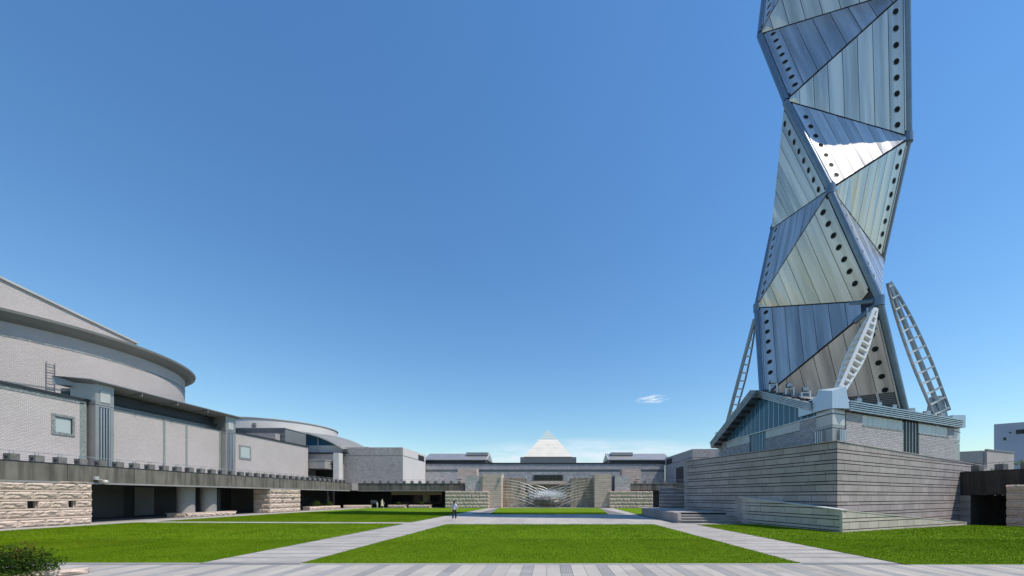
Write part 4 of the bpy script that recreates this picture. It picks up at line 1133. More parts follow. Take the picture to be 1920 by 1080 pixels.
# blue-grey strut shoe on the front corner
cc = C_ + (TC - C_).normalized() * .75
hd = MB()
u_ = (TC - C_).normalized(); s2 = V((u_.y, -u_.x))
def lp(a, b, z): return (C_.x + u_.x * a + s2.x * b, C_.y + u_.y * a + s2.y * b, z)
hd.add([lp(-.25, 0, 7.86), lp(.55, .95, 7.86), lp(1.6, .95, 7.86), lp(1.6, -.95, 7.86), lp(.55, -.95, 7.86),
        lp(-.25, 0, 9.0), lp(.45, .75, 9.35), lp(1.2, .55, 9.5), lp(1.2, -.55, 9.5), lp(.45, -.75, 9.35)],
       [(0, 1, 6, 5), (1, 2, 7, 6), (2, 3, 8, 7), (3, 4, 9, 8), (4, 0, 5, 9), (5, 6, 7, 8, 9)])
hd.build('strut_shoe', M['sky_panel'], tb)
for fr_, a0, a1 in ((fc, .9, 1.8), (fl, ll - 2.7, ll - .9)):
    MB().fbox(fr_, a0, a1, -.4, .3, 7.88, 8.75 if fr_ is fc else 8.6, 0, 7.88, 8.3 if fr_ is fc else 9.0).build('shoe_wing', M['sky_panel'], tb)

# floodlights along the roof edges
def flood(c, lab, post=0.):
    t = thing('floodlight', lab, 'floodlight', c, 'floodlights on the hall roof')
    c = V(c)
    if post:
        MB().tube([c + V((-.28, 0, 0)), c + V((-.28, 0, post))], .055, 8).build('post', M['white'], t)
        MB().tube([c + V((.28, -.1, 0)), c + V((.28, -.1, post * 1.15))], .055, 8).build('post', M['white'], t)
        MB().bar(c + V((-.28, 0, post)), c + V((.28, -.1, post)), .05, .05).build('cross_bar', M['white'], t)
    h = c + V((0, 0, post + .12))
    MB().box(h.x - .15, h.x + .17, h.y - .16, h.y + .12, h.z, h.z + .26).build('lamp_head', M['louver'], t)
    MB().box(h.x - .19, h.x + .21, h.y + .12, h.y + .15, h.z - .03, h.z + .29).build('bezel', M['dark_steel'], t)
ordn = ['first', 'second', 'third', 'fourth', 'fifth', 'sixth', 'seventh']
for k, a in enumerate((3.1, 5.6, 7.6, 10.2, 12.6, 14.9)):
    q = on(fc, a, -.1); flood((q.x, q.y, 8.5), f'{ordn[k]} small boxy floodlight from the front corner along the sunlit roof edge')
for k, (a, lab) in enumerate(((8.3, 'floodlight between white posts nearest the gable peak'), (10.3, 'floodlight between white posts halfway down the gable'), (12.0, 'floodlight between white posts nearest the front corner'))):
    q = on(fl, a, -.5); flood((q.x, q.y, gab(a) - .1), lab, .75)
q = on(fl, 6.2, -.2); flood((q.x, q.y, gab(6.2) + .1), 'dark floodlight on the left gable slope')

# ================================================================ TWISTED TOWER
EA = 9.6; HR = 3 * 3 ** .5 / 10 * EA; HH = EA / 10 ** .5; TH = math.acos(-2 / 3)
TX, TY, TZ, PH = 24.132, 31.783, 16.44, -1.5518
NODE = {}
for i in range(-3, 28):
    A_ = PH - TH * i
    NODE[i] = V((TX + HR * math.cos(A_), TY + HR * math.sin(A_), TZ + HH * i))
seen = {0: (1652, 563), 1: (1416, 578), 2: (1656, 486), 3: (1557, 354), 4: (1447, 430), 5: (1707, 258), 6: (1472, 190), 8: (1704, -20), 9: (1422, 66), -3: (1708, 800), -2: (1427, 748)}
for i, (x_, y_) in seen.items():
    Y_ = NODE[i].y + {3: .5, 5: -.3, 6: -.35}.get(i, 0); NODE[i] = V(((x_ - VX) / F * Y_, Y_, CH + (VY - y_) / F * Y_))
tw = thing('steel_tower', 'tall twisted tower of triangular stainless steel panels rising out of the picture', 'tower', (TX, TY, 8.2))
AX = lambda z_: V((TX, TY, z_))
def clip2(poly, f):
    r = []
    for i in range(len(poly)):
        a = poly[i]; b = poly[(i + 1) % len(poly)]; fa = f(a); fb = f(b)
        if fa >= 0: r.append(a)
        if (fa >= 0) != (fb >= 0):
            t = fa / (fa - fb); r.append(tuple(a[k] + (b[k] - a[k]) * t for k in range(2)))
    return r
# portholes share one mesh
ph = MB(); nseg = 14
ring = lambda r, z: [(r * math.cos(2 * math.pi * k / nseg), r * math.sin(2 * math.pi * k / nseg), z) for k in range(nseg)]
vs = ring(.235, -.03) + ring(.225, .014) + ring(.2, .014) + ring(.19, .004)
ph.add(vs, [(a * nseg + k, a * nseg + (k + 1) % nseg, (a + 1) * nseg + (k + 1) % nseg, (a + 1) * nseg + k) for a in range(3) for k in range(nseg)], 0)
ph.add(ring(.195, .006), [tuple(range(nseg))], 1)
pme = bpy.data.meshes.new('porthole'); pme.from_pydata([tuple(v_) for v_ in ph.v], [], ph.f); pme.materials.append(M['louver']); pme.materials.append(M['hole'])
for p_, mi in zip(pme.polygons, ph.m): p_.material_index = mi
rnd = random.Random(11)
def face(a, b, c, vis):
    """a-b is the strand edge; c the apex"""
    A, B, Cc = NODE[a], NODE[b], NODE[c]
    cen = (A + B + Cc) / 3
    nrm = (B - A).cross(Cc - A).normalized()
    if nrm.dot(cen - AX(cen.z)) < 0: nrm = -nrm
    u = (B - A).normalized(); v = nrm.cross(u)
    if v.dot(Cc - A) < 0: v = -v
    uu = u if u.cross(v).dot(nrm) > 0 else -u
    L3 = lambda s, d, o=0.: A + u * s + v * d + nrm * o
    LAB = (B - A).length; sc, dcn = (Cc - A).dot(u), (Cc - A).dot(v)
    tri = [(0., 0.), (LAB, 0.), (sc, dcn)]
    def edge_in(p, q, w_):
        e = (q[0] - p[0], q[1] - p[1]); ln_ = math.hypot(*e); nx, ny = -e[1] / ln_, e[0] / ln_
        return lambda z_: (z_[0] - p[0]) * nx + (z_[1] - p[1]) * ny - w_
    poly = list(tri)
    for p, q, w_ in ((tri[0], tri[1], .42), (tri[1], tri[2], .065), (tri[2], tri[0], .065)):
        poly = clip2(poly, edge_in(p, q, w_))
    # blunt the panel where struts meet the node
    for nd in (0,):
        if nd in (a, b, c):
            P2 = ((NODE[nd] - A).dot(u), (NODE[nd] - A).dot(v)); cg = (sum(t[0] for t in tri) / 3, sum(t[1] for t in tri) / 3)
            dx, dy = cg[0] - P2[0], cg[1] - P2[1]; ln_ = math.hypot(dx, dy)
            poly = clip2(poly, lambda z_: ((z_[0] - P2[0]) * dx + (z_[1] - P2[1]) * dy) / ln_ - 1.15)
    poly = clip2(poly, lambda z_: L3(z_[0], z_[1]).z - 8.3)
    louv = (a, b, c) == (-3, 0, -2)
    ns_ = 8; ds = [.42 + (dcn - .42) * k / ns_ for k in range(ns_ + 1)]
    ds[1] = .42 + 1.0
    for k in range(2, ns_): ds[k] = ds[1] + (dcn - ds[1]) * (k - 1) / (ns_ - 1)
    allm = MB(); uvs = []
    for k in range(ns_):
        pg = clip2(clip2(poly, lambda z_: z_[1] - ds[k] - .018), lambda z_: ds[k + 1] - .018 - z_[1])
        if louv: pg = clip2(pg, lambda z_: L3(z_[0], z_[1]).z - 9.9)
        if len(pg) < 3: continue
        # each sheet bows a little: fan from a displaced centre line gives long wedge-shaped facets
        smin = min(p[0] for p in pg); smax = max(p[0] for p in pg); dm = (ds[k] + ds[k + 1]) / 2
        off = rnd.uniform(-.045, .045) * (k > 0); off2 = rnd.uniform(-.02, .02)
        mb = MB(); kk = len(pg)
        o_ = [rnd.uniform(-.012, .012) * (k > 0) for _ in pg]
        ctr = (smin * .35 + smax * .65 if k % 2 else smin * .6 + smax * .4, dm)
        cin = (sum(p[0] for p in pg) / kk, sum(p[1] for p in pg) / kk)
        pts_top = [L3(p[0], p[1], .05 + o_[i]) for i, p in enumerate(pg)]
        pts_bot = [L3(p[0], p[1], -.02) for p in pg]
        vs = pts_top + pts_bot + [L3(cin[0], cin[1], .05 + off)]
        fs = [(i, (i + 1) % kk, 2 * kk) for i in range(kk)] + [(i, kk + i, kk + (i + 1) % kk, (i + 1) % kk) for i in range(kk)]
        if vis:
            mb.add(vs, fs); o = mb.build('sheet_panel', M['steel'], tw)
            lay = o.data.uv_layers['uv']; base = WL[tw]
            for lp_ in o.data.loops:
                w3 = o.data.vertices[lp_.vertex_index].co + base - A
                lay.data[lp_.index].uv = (w3.dot(v), w3.dot(u))
        else: allm.add(vs, fs)
    if not vis: allm.build('upper_cladding', M['steel'], tw)
    if louv:
        # louvred foot of this face and its mullions
        zz = 8.3; mb = MB(); zc = 9.9
        while zz < zc:
            sl_ = [p for p in clip2(clip2(poly, lambda z_: L3(z_[0], z_[1]).z - zz), lambda z_: zz + .07 - L3(z_[0], z_[1]).z)]
            if len(sl_) >= 3: mb.plate([L3(p[0], p[1], .03) for p in sl_], nrm, .05)
            zz += .13
        mb.build('louver_slats', M['soffit'], tw, kind='stuff')
        for k in range(1, ns_):
            sg = clip2(clip2(poly, lambda z_: z_[1] - ds[k] + .07), lambda z_: ds[k] + .07 - z_[1]); sg = clip2(sg, lambda z_: zc + .1 - L3(z_[0], z_[1]).z)
            if len(sg) >= 3: MB().plate([L3(p[0], p[1], .08) for p in sg], nrm, .1).build('mullion', M['steel_trim'], tw)
    # strand-side lip
    if vis:
        lo = .55; hi = LAB - .55
        if 0 in (a, b): lo = 1.3 if a == 0 else (1.6 if a == -3 else .55); hi = LAB - 1.3 if b == 0 else LAB - .55
        MB().plate([L3(lo, .33, .09), L3(hi, .33, .09), L3(hi, .42, .09), L3(lo, .42, .09)], nrm, .25).build('panel_lip', M['steel_trim'], tw)
        rot = Matrix((uu, v, nrm)).transposed().to_euler()
        n_h = 8
        for k in range(n_h):
            s_ = LAB * (k + 1.05) / (n_h + 1.1)
            if (a == 0 and s_ < 1.5) or (b == 0 and s_ > LAB - 1.5): continue
            q = L3(s_, .92, .054)
            if not all(f_((s_, .92)) > .22 for f_ in (edge_in(tri[1], tri[2], .1), edge_in(tri[2], tri[0], .1))): continue
            if q.z < 9.9 and a == -3: continue
            inst('porthole', pme, tw, q, rot=rot)
    # dark backing under the seams
    cen3 = [NODE[a], NODE[b], NODE[c]]
    bk = MB().plate([L3(p[0], p[1], -.06) for p in clip2(clip2(tri, edge_in(tri[0], tri[1], .3)), lambda z_: L3(z_[0], z_[1]).z - 8.3)], nrm, .05)
    return bk
core = MB()
for i in range(-3, 25):
    vis = i < 10
    for (a, b, c) in ((i, i + 3, i + 1), (i, i + 3, i + 2)):
        if i + 3 > 27: continue
        q = face(a, b, c, vis)
        core.add(q.v, q.f)
core.build('backing_sheet', M['dark_steel'], tw)
for i in range(-3, 25):
    d = (NODE[i + 3] - NODE[i]).normalized(); m_ = (NODE[i] + NODE[i + 3]) / 2; inn = (AX(m_.z) - m_).normalized() * .12
    lo_n = NODE[i] if i > -3 else NODE[i].lerp(NODE[i + 3], (8.3 - NODE[i].z) / (NODE[i + 3].z - NODE[i].z))
    MB().tube([lo_n + inn, NODE[i + 3] + inn], .24, 14, caps=False).build('strand_pipe', M['pipe'], tw, smooth=True)
for i in range(-3, 12):
    if i in (0, 3, 1, 5):
        inn = (AX(NODE[i].z) - NODE[i]).normalized() * .15
        MB().tube([NODE[i] + inn + V((0, 0, -.35)), NODE[i] + inn + V((0, 0, .35))], .32, 14).build('node_joint', M['pipe'], tw)
# node gusset below node 0
n0 = NODE[0]
MB().tube([n0 + V((-.2, .3, .1)), n0 + (NODE[1] - n0).normalized() * 1.9 + V((0, .1, -.1))], .2, 10).build('node_arm', M['pipe'], tw)
MB().tube([n0 + V((0, .3, -.1)), n0 + (NODE[-2] - n0).normalized() * 1.9], .2, 10).build('node_arm', M['pipe'], tw)
for d in (-.3, .3):
    q = n0 + V((d, .45, 0)); MB().hexa([q + V((-.35, 0, -1.9)), q + V((.35, 0, -1.9)), q + V((.35, .1, -1.9)), q + V((-.35, .1, -1.9)), q + V((-.3, 0, -.3)), q + V((.3, 0, -.3)), q + V((.3, .1, -.3)), q + V((-.3, .1, -.3))]).build('gusset_plate', M['sky_panel'], tw)

# struts: spine plus bowed outer rails joined by rungs
def strut(label, foot, head, wings, width, n_, sw=.3, mt=None, ft=.8, rmt=None):
    t = thing('ladder_strut', label, 'strut', foot, 'ladder struts bracing the tower')
    foot = V(foot); head = V(head); d = head - foot
    ax = d.normalized()
    MB().bar(foot, head, sw, sw * .8, up=wings[0] if len(wings) < 2 else (wings[0] + wings[1])).build('spine', mt or M['white'], t)
    for w_ in wings:
        w_ = (w_ - ax * w_.dot(ax)).normalized()
        prof = lambda s_: width * min(1., ft + (1 - ft) * s_ / .4) * (1 - .85 * min(1, max(0, s_)) ** 3.2)
        mb = MB(); S = 14; pts = []
        for k in range(S + 1):
            s_ = k / S; pts.append(foot + d * s_ + w_ * prof(s_))
        for k in range(S): mb.bar(pts[k], pts[k + 1], .16, .14, up=w_)
        mb.add([pts[0] - w_ * .0, foot, foot + d * .06 + w_ * .0], [(0, 1, 2)]).build('outer_rail', mt or M['white'], t)
        for k in range(n_ + 1):
            s_ = (k + .25) / (n_ + .6)
            p = foot + d * s_; q = p + w_ * prof(s_)
            MB().bar(p, q, .13, .22, up=ax.cross(w_)).build('rung', rmt or mt or M['white'], t)
    return t
def at(x, y, Y): return V(((x - VX) / F * Y, Y, CH + (VY - y) / F * Y))
sF, sH = at(1576, 726, 25.4), at(1641, 578, 26.3)
strut('white ladder-like strut rising from the front corner to the tower joint', sF, sH, [V((1, .1, 0)), V((-.1, 1, 0))], .74, 12, .2, None, .5)
strut('grey ladder-like strut on the right, wide and seen against the sky', at(1765, 776, 31.4), at(1666, 530, 30.2), [V((1, -.1, 0)), V((-1, -.1, 0))], .78, 12, .26, M['pipe2'], .85, M['white'])
strut('slim grey ladder-like strut on the left of the tower', at(1364, 790, 38.4), at(1415, 598, 35.6), [V((.8, -.2, 0)), V((.3, 1, 0))], .66, 12, .26, M['pipe2'], .8, M['white'])

fp = at(1762, 770, 31.3)
MB().plate([fp + V((-.95, 0, -.6)), fp + V((.75, 0, -.6)), fp + V((.25, 0, 1.3)), fp + V((-.6, 0, 1.2))], (0, -1, 0), .3).build('strut_foot', M['pipe2'], tb)
# ================================================================ DISTANT BUILDINGS (right)
ob = thing('office_block', 'tall pale blue office block at the right edge behind the roofs', 'building', (140, 112, 0))
fo, lo_ = frame((131, 108.5), (131 + 8.5, 104.6))
MB().hexa([(132.9, 110, -1), (133.2 + 6.6, 105, -1), (172, 118, -1), (165, 126, -1), (132.9, 110, 23.6), (139.8, 105, 23.6), (172, 118, 23.6), (165, 126, 23.6)]).build('wall', M['bluebld'], ob)
fo, lo_ = frame((132.9, 110), (139.8, 105))
for (a, z_, w_, h_) in ((4.2, 20.2, 1.5, 1.3), (1.8, 18.6, .6, .9), (1.9, 14.2, .6, .9), (2.9, 20.6, .5, .4), (5.4, 20.2, 1.2, 1.3)):
    o = MB().fbox(fo, a, a + w_, -.05, .06, z_, z_ + h_).build('window', M['panel_g'], ob)
    MB().fbox(fo, a + .06, a + w_ - .06, .06, .08, z_ + .06, z_ + h_ - .06).build('pane', M['glass_d'], o)
fo2, lo2 = frame((139.8, 105), (172, 118))
MB().fbox(fo2, 0, .8, -.1, .3, -1, 23.8).build('corner_pilaster', M['panel_w'], ob)
for z_ in (9.5, 13.2, 16.9, 20.4):
    for a in (1.5, 7, 12.5, 18):
        o = MB().fbox(fo2, a, a + 4.2, -.05, .06, z_, z_ + 1.7).build('window', M['panel_g'], ob)
        MB().fbox(fo2, a + .1, a + 4.1, .06, .08, z_ + .1, z_ + 1.6).build('pane', M['glass_d'], o)
hb = thing('flat_roofed_house', 'plain beige flat-roofed building behind the right walkway', 'building', (80, 68, 0))
MB().hexa([(76, 69, -1), (76.6, 64.4, -1), (86.5, 68.5, -1), (84, 76, -1), (76, 69, 9.6), (76.6, 64.4, 10.1), (86.5, 68.5, 10.1), (84, 76, 9.6)]).build('wall', M['beigebld'], hb)
MB().hexa([(70, 69.5, -1), (76.4, 64.8, -1), (77, 70, -1), (72, 74, -1), (70, 69.5, 10.1), (76.4, 64.8, 10.1), (77, 70, 10.1), (72, 74, 10.1)]).build('wing', M['beigebld'], hb)
fh, lh = frame((76.6, 64.4), (86.5, 68.5))
for a in (1.5, 5.0):
    o = MB().fbox(fh, a, a + 1.8, -.05, .05, 5.5, 7.0).build('window', M['panel_g'], hb)
    MB().fbox(fh, a + .08, a + 1.72, .05, .07, 5.6, 6.9).build('pane', M['glass_d'], o)
MB().fbox(fh, -.05, lh + .05, -.3, .1, 10.1, 10.3).build('coping', M['panel_g'], hb)

# ================================================================ PLANTS
def leaves(parent, n_, cen, rad, size, mt, seed, name='foliage', shell=.5, flat=.0):
    rnd_ = random.Random(seed); vs = []; fs = []
    for k in range(n_):
        d = V((rnd_.gauss(0, 1), rnd_.gauss(0, 1), rnd_.gauss(0, 1))).normalized()
        r_ = (shell + (1 - shell) * rnd_.random()) * (1 + .35 * noise.noise(d * 2.3 + V((seed, 0, 0))))
        c = V((cen[0] + d.x * rad[0] * r_, cen[1] + d.y * rad[1] * r_, max(.05, cen[2] + d.z * rad[2] * r_)))
        a = V((rnd_.gauss(0, 1), rnd_.gauss(0, 1), rnd_.gauss(0, .6))).normalized(); b = a.cross(V((rnd_.gauss(0, 1), rnd_.gauss(0, 1), 2))).normalized()
        s_ = size * rnd_.uniform(.6, 1.3); q = len(vs)
        vs += [c - a * s_, c + b * s_ * .45, c + a * s_, c - b * s_ * .45]; fs += [(q, q + 1, q + 2), (q, q + 2, q + 3)]
    MB().add(vs, fs).build(name, mt, parent, uv=False, kind='stuff')
sh = thing('shrub', 'dense dark green shrub with reddish tips in the bottom left corner', 'shrub', (-13.2, 8.9, 0))
leaves(sh, 9500, (-13.35, 8.9, .25), (1.15, .9, .52), .04, M['leaf'], 3, shell=.35)
leaves(sh, 420, (-12.95, 9.05, .62), (.35, .4, .34), .028, M['leaf_r'], 4, 'reddish_tips', .3)
leaves(sh, 1200, (-12.7, 8.5, .10), (.75, .5, .16), .035, M['leaf'], 5, 'low_foliage')
for k in range(9):
    a = k * .7; MB().tube([(-13.2 + .2 * math.cos(a), 8.9 + .2 * math.sin(a), 0), (-13.1 + .6 * math.cos(a), 8.95 + .5 * math.sin(a), .45 + .05 * (k % 3))], [.012, .004], 5).build('stem', M['dark_steel'], sh)
pb = thing('planter_curb', 'low pale rough stone curb beside the shrub in the bottom left corner', 'curb', (-12.3, 8.9, 0))
fk, lk = frame((-13.3, 8.2), (-11.9, 9.55))
for k in range(2):
    c = fk[0] + fk[1] * (.45 + k * .95)
    MB().fbox(fk, k * .95 + .01, k * .95 + .94, -.28, .0, .02, .14).build('stone', M['sand'], pb)
    inst('stone', RM[k + 1], pb, (c.x + fk[2].x * .05, c.y + fk[2].y * .05, .075), math.atan2(fk[1].y, fk[1].x), (.93, .09, .13))
for (x_, y_, s_, lab) in ((-34.9, 55, .55, 'leafy plant with pale flowers in the planter beside the sandstone pier'), (-34.9, 58.3, .4, 'small dark plant in the far end of the planter beside the sandstone pier'), (-26.5, 64.9, .3, 'low reddish plant in the planter behind the pair of walkers'), (-22.5, 64.9, .35, 'low dark plant in the planter by the shopfront')):
    t = thing('planter_plant', lab, 'plant', (x_, y_, .45))
    leaves(t, 260, (x_, y_, .55 + s_ * .7), (s_ * 1.2, s_ * 1.6, s_), .11, M['leaf'], int(x_ * 7 + y_) % 97)
    MB().tube([(x_, y_, .4), (x_, y_ + .1, .5 + s_)], .03, 5).build('stem', M['sand_wet'], t)
t = thing('roof_shrub', 'small green shrub behind the right walkway railing', 'shrub', (44, 30.5, 4.0))
leaves(t, 500, (44.0, 33.2, 5.0), (1.6, 1.2, .55), .10, M['leaf'], 31)
# security camera on the beam
t = thing('security_camera', 'white dome security camera under the left walkway edge', 'camera', (-33.85, 27.8, 3.0))
MB().box(-33.95, -33.75, 27.35, 27.6, 3.25, 3.5).build('bracket_box', M['panel_w'], t)
MB().tube([(-33.85, 27.5, 3.3), (-33.7, 27.9, 3.2)], .04, 6).build('arm', M['panel_w'], t)
MB().tube([(-33.7, 27.95, 2.93), (-33.7, 27.95, 3.0), (-33.7, 27.95, 3.12), (-33.7, 27.95, 3.22), (-33.7, 27.95, 3.27)], [.08, .15, .18, .13, .04], 14).build('dome', M['panel_w'], t, smooth=True)
# sign board under the back walkway
t = thing('sign_board', 'small grey standing notice board in the dark arcade left of the walkers', 'sign', (-31.6, 66.3, 0))
MB().box(-32.2, -31.1, 66.3, 66.36, .75, 1.35).build('board', M['panel_g'], t)
for d in (-.45, .45): MB().box(-31.65 + d, -31.61 + d, 66.3, 66.34, 0, .75).build('leg', M['panel_g'], t)
# dark birds-like sculptures near the fountain
for (x_, y_, Y_, sg, lab) in ((860, 900, 66.5, 1, 'small black wall lamp on the walkway left of the grey tiled block'), (1196, 899.5, 66.5, -1, 'small black wall lamp on the walkway right of the grey tiled block')):
    c = at(x_, y_, Y_); t = thing('walkway_lamp', lab, 'lamp', (c.x, c.y, 4.34))
    MB().tube([(c.x, c.y, 4.34), (c.x, c.y, c.z - .03)], .03, 6).build('post', M['dark_steel'], t)
    MB().hexa([c + V((-.5 * sg, -.15, 0)), c + V((.5 * sg, -.15, .05)), c + V((.5 * sg, .15, .05)), c + V((-.5 * sg, .15, 0)), c + V((-.3 * sg, -.1, .12)), c + V((.45 * sg, -.1, .2)), c + V((.45 * sg, .1, .2)), c + V((-.3 * sg, .1, .12))]).build('lamp_head', M['dark_steel'], t)

# ================================================================ PEOPLE
def skin(name, pts, edges, root, mt, parent, base, sub=1):
    names = list(pts); me = bpy.data.meshes.new(name)
    me.from_pydata([pts[k][0] for k in names], [(names.index(a), names.index(b)) for a, b in edges], [])
    tmp = bpy.data.objects.new('tmp', me); COL.objects.link(tmp)
    tmp.modifiers.new('s', 'SKIN'); sd_ = tmp.modifiers.new('d', 'SUBSURF'); sd_.levels = sub
    if name == 'body':
        rm = tmp.modifiers.new('r', 'REMESH'); rm.mode = 'VOXEL'; rm.voxel_size = .011; rm.use_smooth_shade = True
    if not me.skin_vertices: 
        bm = bmesh.new(); bm.from_mesh(me); bm.verts.layers.skin.verify(); bm.to_mesh(me); bm.free()
    for i, k in enumerate(names):
        r_ = pts[k][1]; me.skin_vertices[0].data[i].radius = r_ if isinstance(r_, tuple) else (r_, r_)
        me.skin_vertices[0].data[i].use_root = (k == root)
    res = bpy.data.meshes.new_from_object(tmp.evaluated_get(bpy.context.evaluated_depsgraph_get()))
    bpy.data.objects.remove(tmp)
    res.name = name; res.materials.clear(); res.materials.append(mt)
    for p in res.polygons: p.use_smooth = True
    o = bpy.data.objects.new(name, res); COL.objects.link(o); o.parent = parent
    WL[o] = WL[parent]; return o
def cloth(name, col): return mat(name, col, rough=.85, ns=6, fine=.05, bs=60)
SKIN = mat('skin', (.50, .32, .24), rough=.5)
def person(label, loc, rz, h, top, bottom, hair, dress=False, stride=.16, arm=.1, ponytail=True, shoe=(.7, .7, .7), sitting=False):
    s = h / 1.65
    t = thing('person', label, 'person', loc); t.rotation_euler = (0, 0, rz); t.scale = (s, s, s)
    B = V((0, 0, 0)); WL[t] = B
    J = {'pel': ((0, 0, .92), .12), 'wst': ((0, 0, 1.06), (.12, .09)), 'chs': ((0, .0, 1.24), (.145, .10)), 'nkb': ((0, 0, 1.38), .06), 'nk': ((0, .01, 1.43), .05), 'hd': ((0, .03, 1.50), .085), 'hdt': ((0, .02, 1.58), .09), 'tip': ((0, .01, 1.64), .045),
         'nose': ((0, .125, 1.515), .014)}
    E_ = [('pel', 'wst'), ('wst', 'chs'), ('chs', 'nkb'), ('nkb', 'nk'), ('nk', 'hd'), ('hd', 'hdt'), ('hdt', 'tip'), ('hd', 'nose')]
    for sx, nm in ((-1, 'l'), (1, 'r')):
        st = stride * sx
        J['hip' + nm] = ((.09 * sx, 0, .88), .085); J['kn' + nm] = ((.10 * sx, st * .55 + .03, .48), .058); J['an' + nm] = ((.10 * sx, st - .02, .09), .038); J['toe' + nm] = ((.11 * sx, st + .13, .03), .032)
        J['sh' + nm] = ((.17 * sx, 0, 1.36), .052); J['el' + nm] = ((.23 * sx, -st * .5 - .03, 1.10), .038); J['wr' + nm] = ((.25 * sx, -st * .9 + arm, .88), .026); J['pm' + nm] = ((.25 * sx, -st * .9 + arm + .02, .81), .028)
        E_ += [('pel', 'hip' + nm), ('hip' + nm, 'kn' + nm), ('kn' + nm, 'an' + nm), ('an' + nm, 'toe' + nm), ('nkb', 'sh' + nm), ('sh' + nm, 'el' + nm), ('el' + nm, 'wr' + nm), ('wr' + nm, 'pm' + nm)]
        px_, py_, pz_ = J['pm' + nm][0]
        for q, (dy, ln_) in enumerate(((-.03, .07), (-.01, .085), (.01, .08), (.028, .06))):
            J[f'f{q}{nm}'] = ((px_, py_ + dy, pz_ - .035), .009); J[f'g{q}{nm}'] = ((px_ - .01 * sx, py_ + dy + .01, pz_ - .035 - ln_), .008)
            E_ += [('pm' + nm, f'f{q}{nm}'), (f'f{q}{nm}', f'g{q}{nm}')]
        J['th' + nm] = ((px_ - .02 * sx, py_ + .045, pz_ - .02), .009); E_ += [('pm' + nm, 'th' + nm)]
        J['ear' + nm] = ((.09 * sx, .02, 1.52), .018); E_.append(('hd', 'ear' + nm))
    skin('body', J, E_, 'pel', SKIN, t, B)
    g = lambda k, r_: (J[k][0], r_)
    tp = {'a': ((0, 0, .86), (.15, .115)), 'wst': g('wst', (.145, .11)), 'chs': g('chs', (.165, .12)), 'nkb': g('nkb', (.10, .08))}
    te = [('a', 'wst'), ('wst', 'chs'), ('chs', 'nkb')]
    for nm in 'lr':
        tp['sh' + nm] = g('sh' + nm, .068); tp['el' + nm] = g('el' + nm, .055); te += [('nkb', 'sh' + nm), ('sh' + nm, 'el' + nm)]
        wx = V(J['wr' + nm][0]); ex = V(J['el' + nm][0]); tp['cf' + nm] = (tuple(ex + (wx - ex) * .7), .042); te.append(('el' + nm, 'cf' + nm))
    skin('top', tp, te, 'wst', top, t, B)
    if dress:
        prof = [(.95, .17, .13), (.80, .20, .17), (.62, .25, .22), (.42, .29, .27)]
        mb = MB(); vs = []; n_ = 18
        for (z_, rx, ry) in prof: vs += [(rx * math.cos(2 * math.pi * k / n_) * (1 + .04 * math.sin(k * 3)), ry * math.sin(2 * math.pi * k / n_), z_) for k in range(n_)]
        mb.add(vs, [(a * n_ + k, a * n_ + (k + 1) % n_, (a + 1) * n_ + (k + 1) % n_, (a + 1) * n_ + k) for a in range(3) for k in range(n_)] + [tuple(range(n_))])
        mb.build('skirt', bottom, t, smooth=True)
    else:
        bp = {'pel': g('pel', (.145, .115)), 'w': ((0, 0, 1.0), (.13, .10))}; be = [('pel', 'w')]
        for nm in 'lr':
            bp['hip' + nm] = g('hip' + nm, .10); bp['kn' + nm] = g('kn' + nm, .078); an = V(J['an' + nm][0]) + V((0, 0, .08)); bp['an' + nm] = (tuple(an), .068)
            be += [('pel', 'hip' + nm), ('hip' + nm, 'kn' + nm), ('kn' + nm, 'an' + nm)]
        skin('trousers', bp, be, 'pel', bottom, t, B)
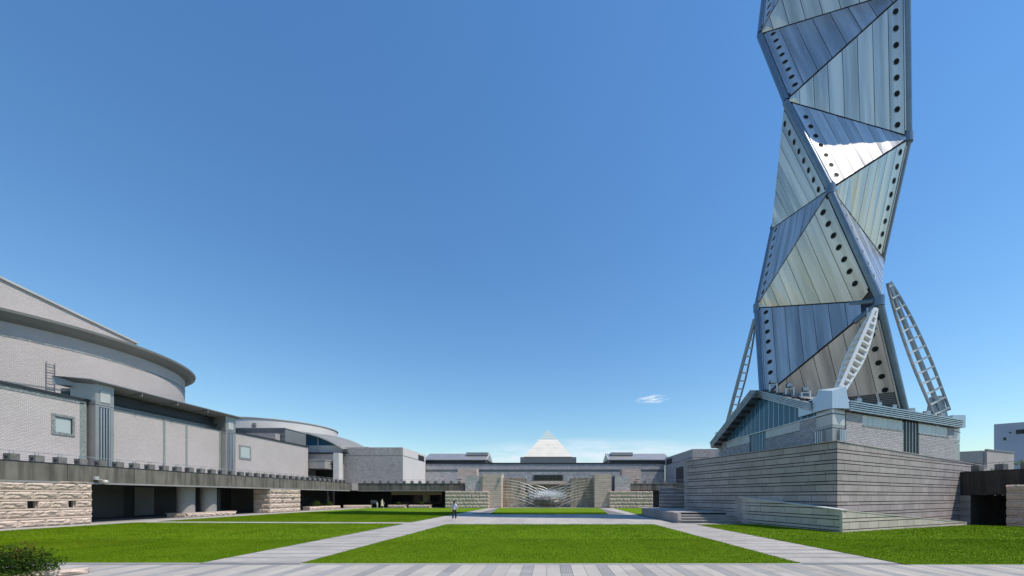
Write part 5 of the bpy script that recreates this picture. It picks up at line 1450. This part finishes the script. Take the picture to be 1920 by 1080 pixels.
    hp = {'a': ((0, -.015, 1.62), .075), 'b': ((0, -.05, 1.55), .09), 'c': ((0, -.06, 1.46), .06)}; he = [('a', 'b'), ('b', 'c')]
    if ponytail: hp['d'] = ((.0, -.11, 1.38), .045); hp['e'] = ((.01, -.12, 1.24), .025); he += [('c', 'd'), ('d', 'e')]
    skin('hair', hp, he, 'b', hair, t, B)
    sm_ = cloth('shoe_' + str(len(label)), shoe)
    for nm in 'lr':
        a = V(J['an' + nm][0]); b = V(J['toe' + nm][0])
        skin('shoe', {'a': (tuple(a + V((0, -.05, -.045))), .046), 'b': (tuple((a + b) / 2 + V((0, 0, -.02))), .045), 'c': (tuple(b + V((0, .02, .005))), .036)}, [('a', 'b'), ('b', 'c')], 'b', sm_, t, B, 1)
    eye = mat('eye', (.03, .02, .02), rough=.2)
    for sx in (-1, 1):
        mb = MB().tube([(.033 * sx, .105, 1.545), (.033 * sx, .118, 1.545)], .012, 8); mb.build('eye', eye, t)
    MB().box(-.025, .025, .103, .115, 1.468, 1.476).build('mouth', mat('lips', (.35, .12, .10)), t)
    return t
HAIR = mat('dark_hair', (.03, .018, .012), rough=.5)
HAIR2 = mat('brown_hair', (.06, .035, .022), rough=.5)
person('woman walking away on the path in a pale blue blouse, black trousers and ponytail', (-8.0, 31.0, 0), R(6), 1.62, cloth('pale_blouse', (.50, .52, .60)), cloth('black_trousers', (.012, .013, .02)), HAIR, stride=.14)
person('woman in a pale yellow-green dress walking past the back planters', (-28.3, 62.3, 0), R(-80), 1.62, cloth('pale_yellow_top', (.55, .55, .38)), cloth('pale_yellow_skirt', (.52, .52, .36)), HAIR, dress=True, stride=.22, ponytail=False)
person('small child in pale clothes beside the woman in the yellow-green dress', (-29.0, 62.0, 0), R(-80), 1.15, cloth('pale_child_top', (.6, .65, .7)), cloth('white_shorts', (.6, .6, .62)), HAIR, stride=.12, ponytail=False)
person('person in a pale pink top on the back left walkway behind the rail', (-19.3, 66.6, 4.15), R(-60), 1.5, cloth('pink_top', (.65, .48, .48)), cloth('pale_trousers', (.55, .45, .45)), HAIR, stride=.18, ponytail=False)
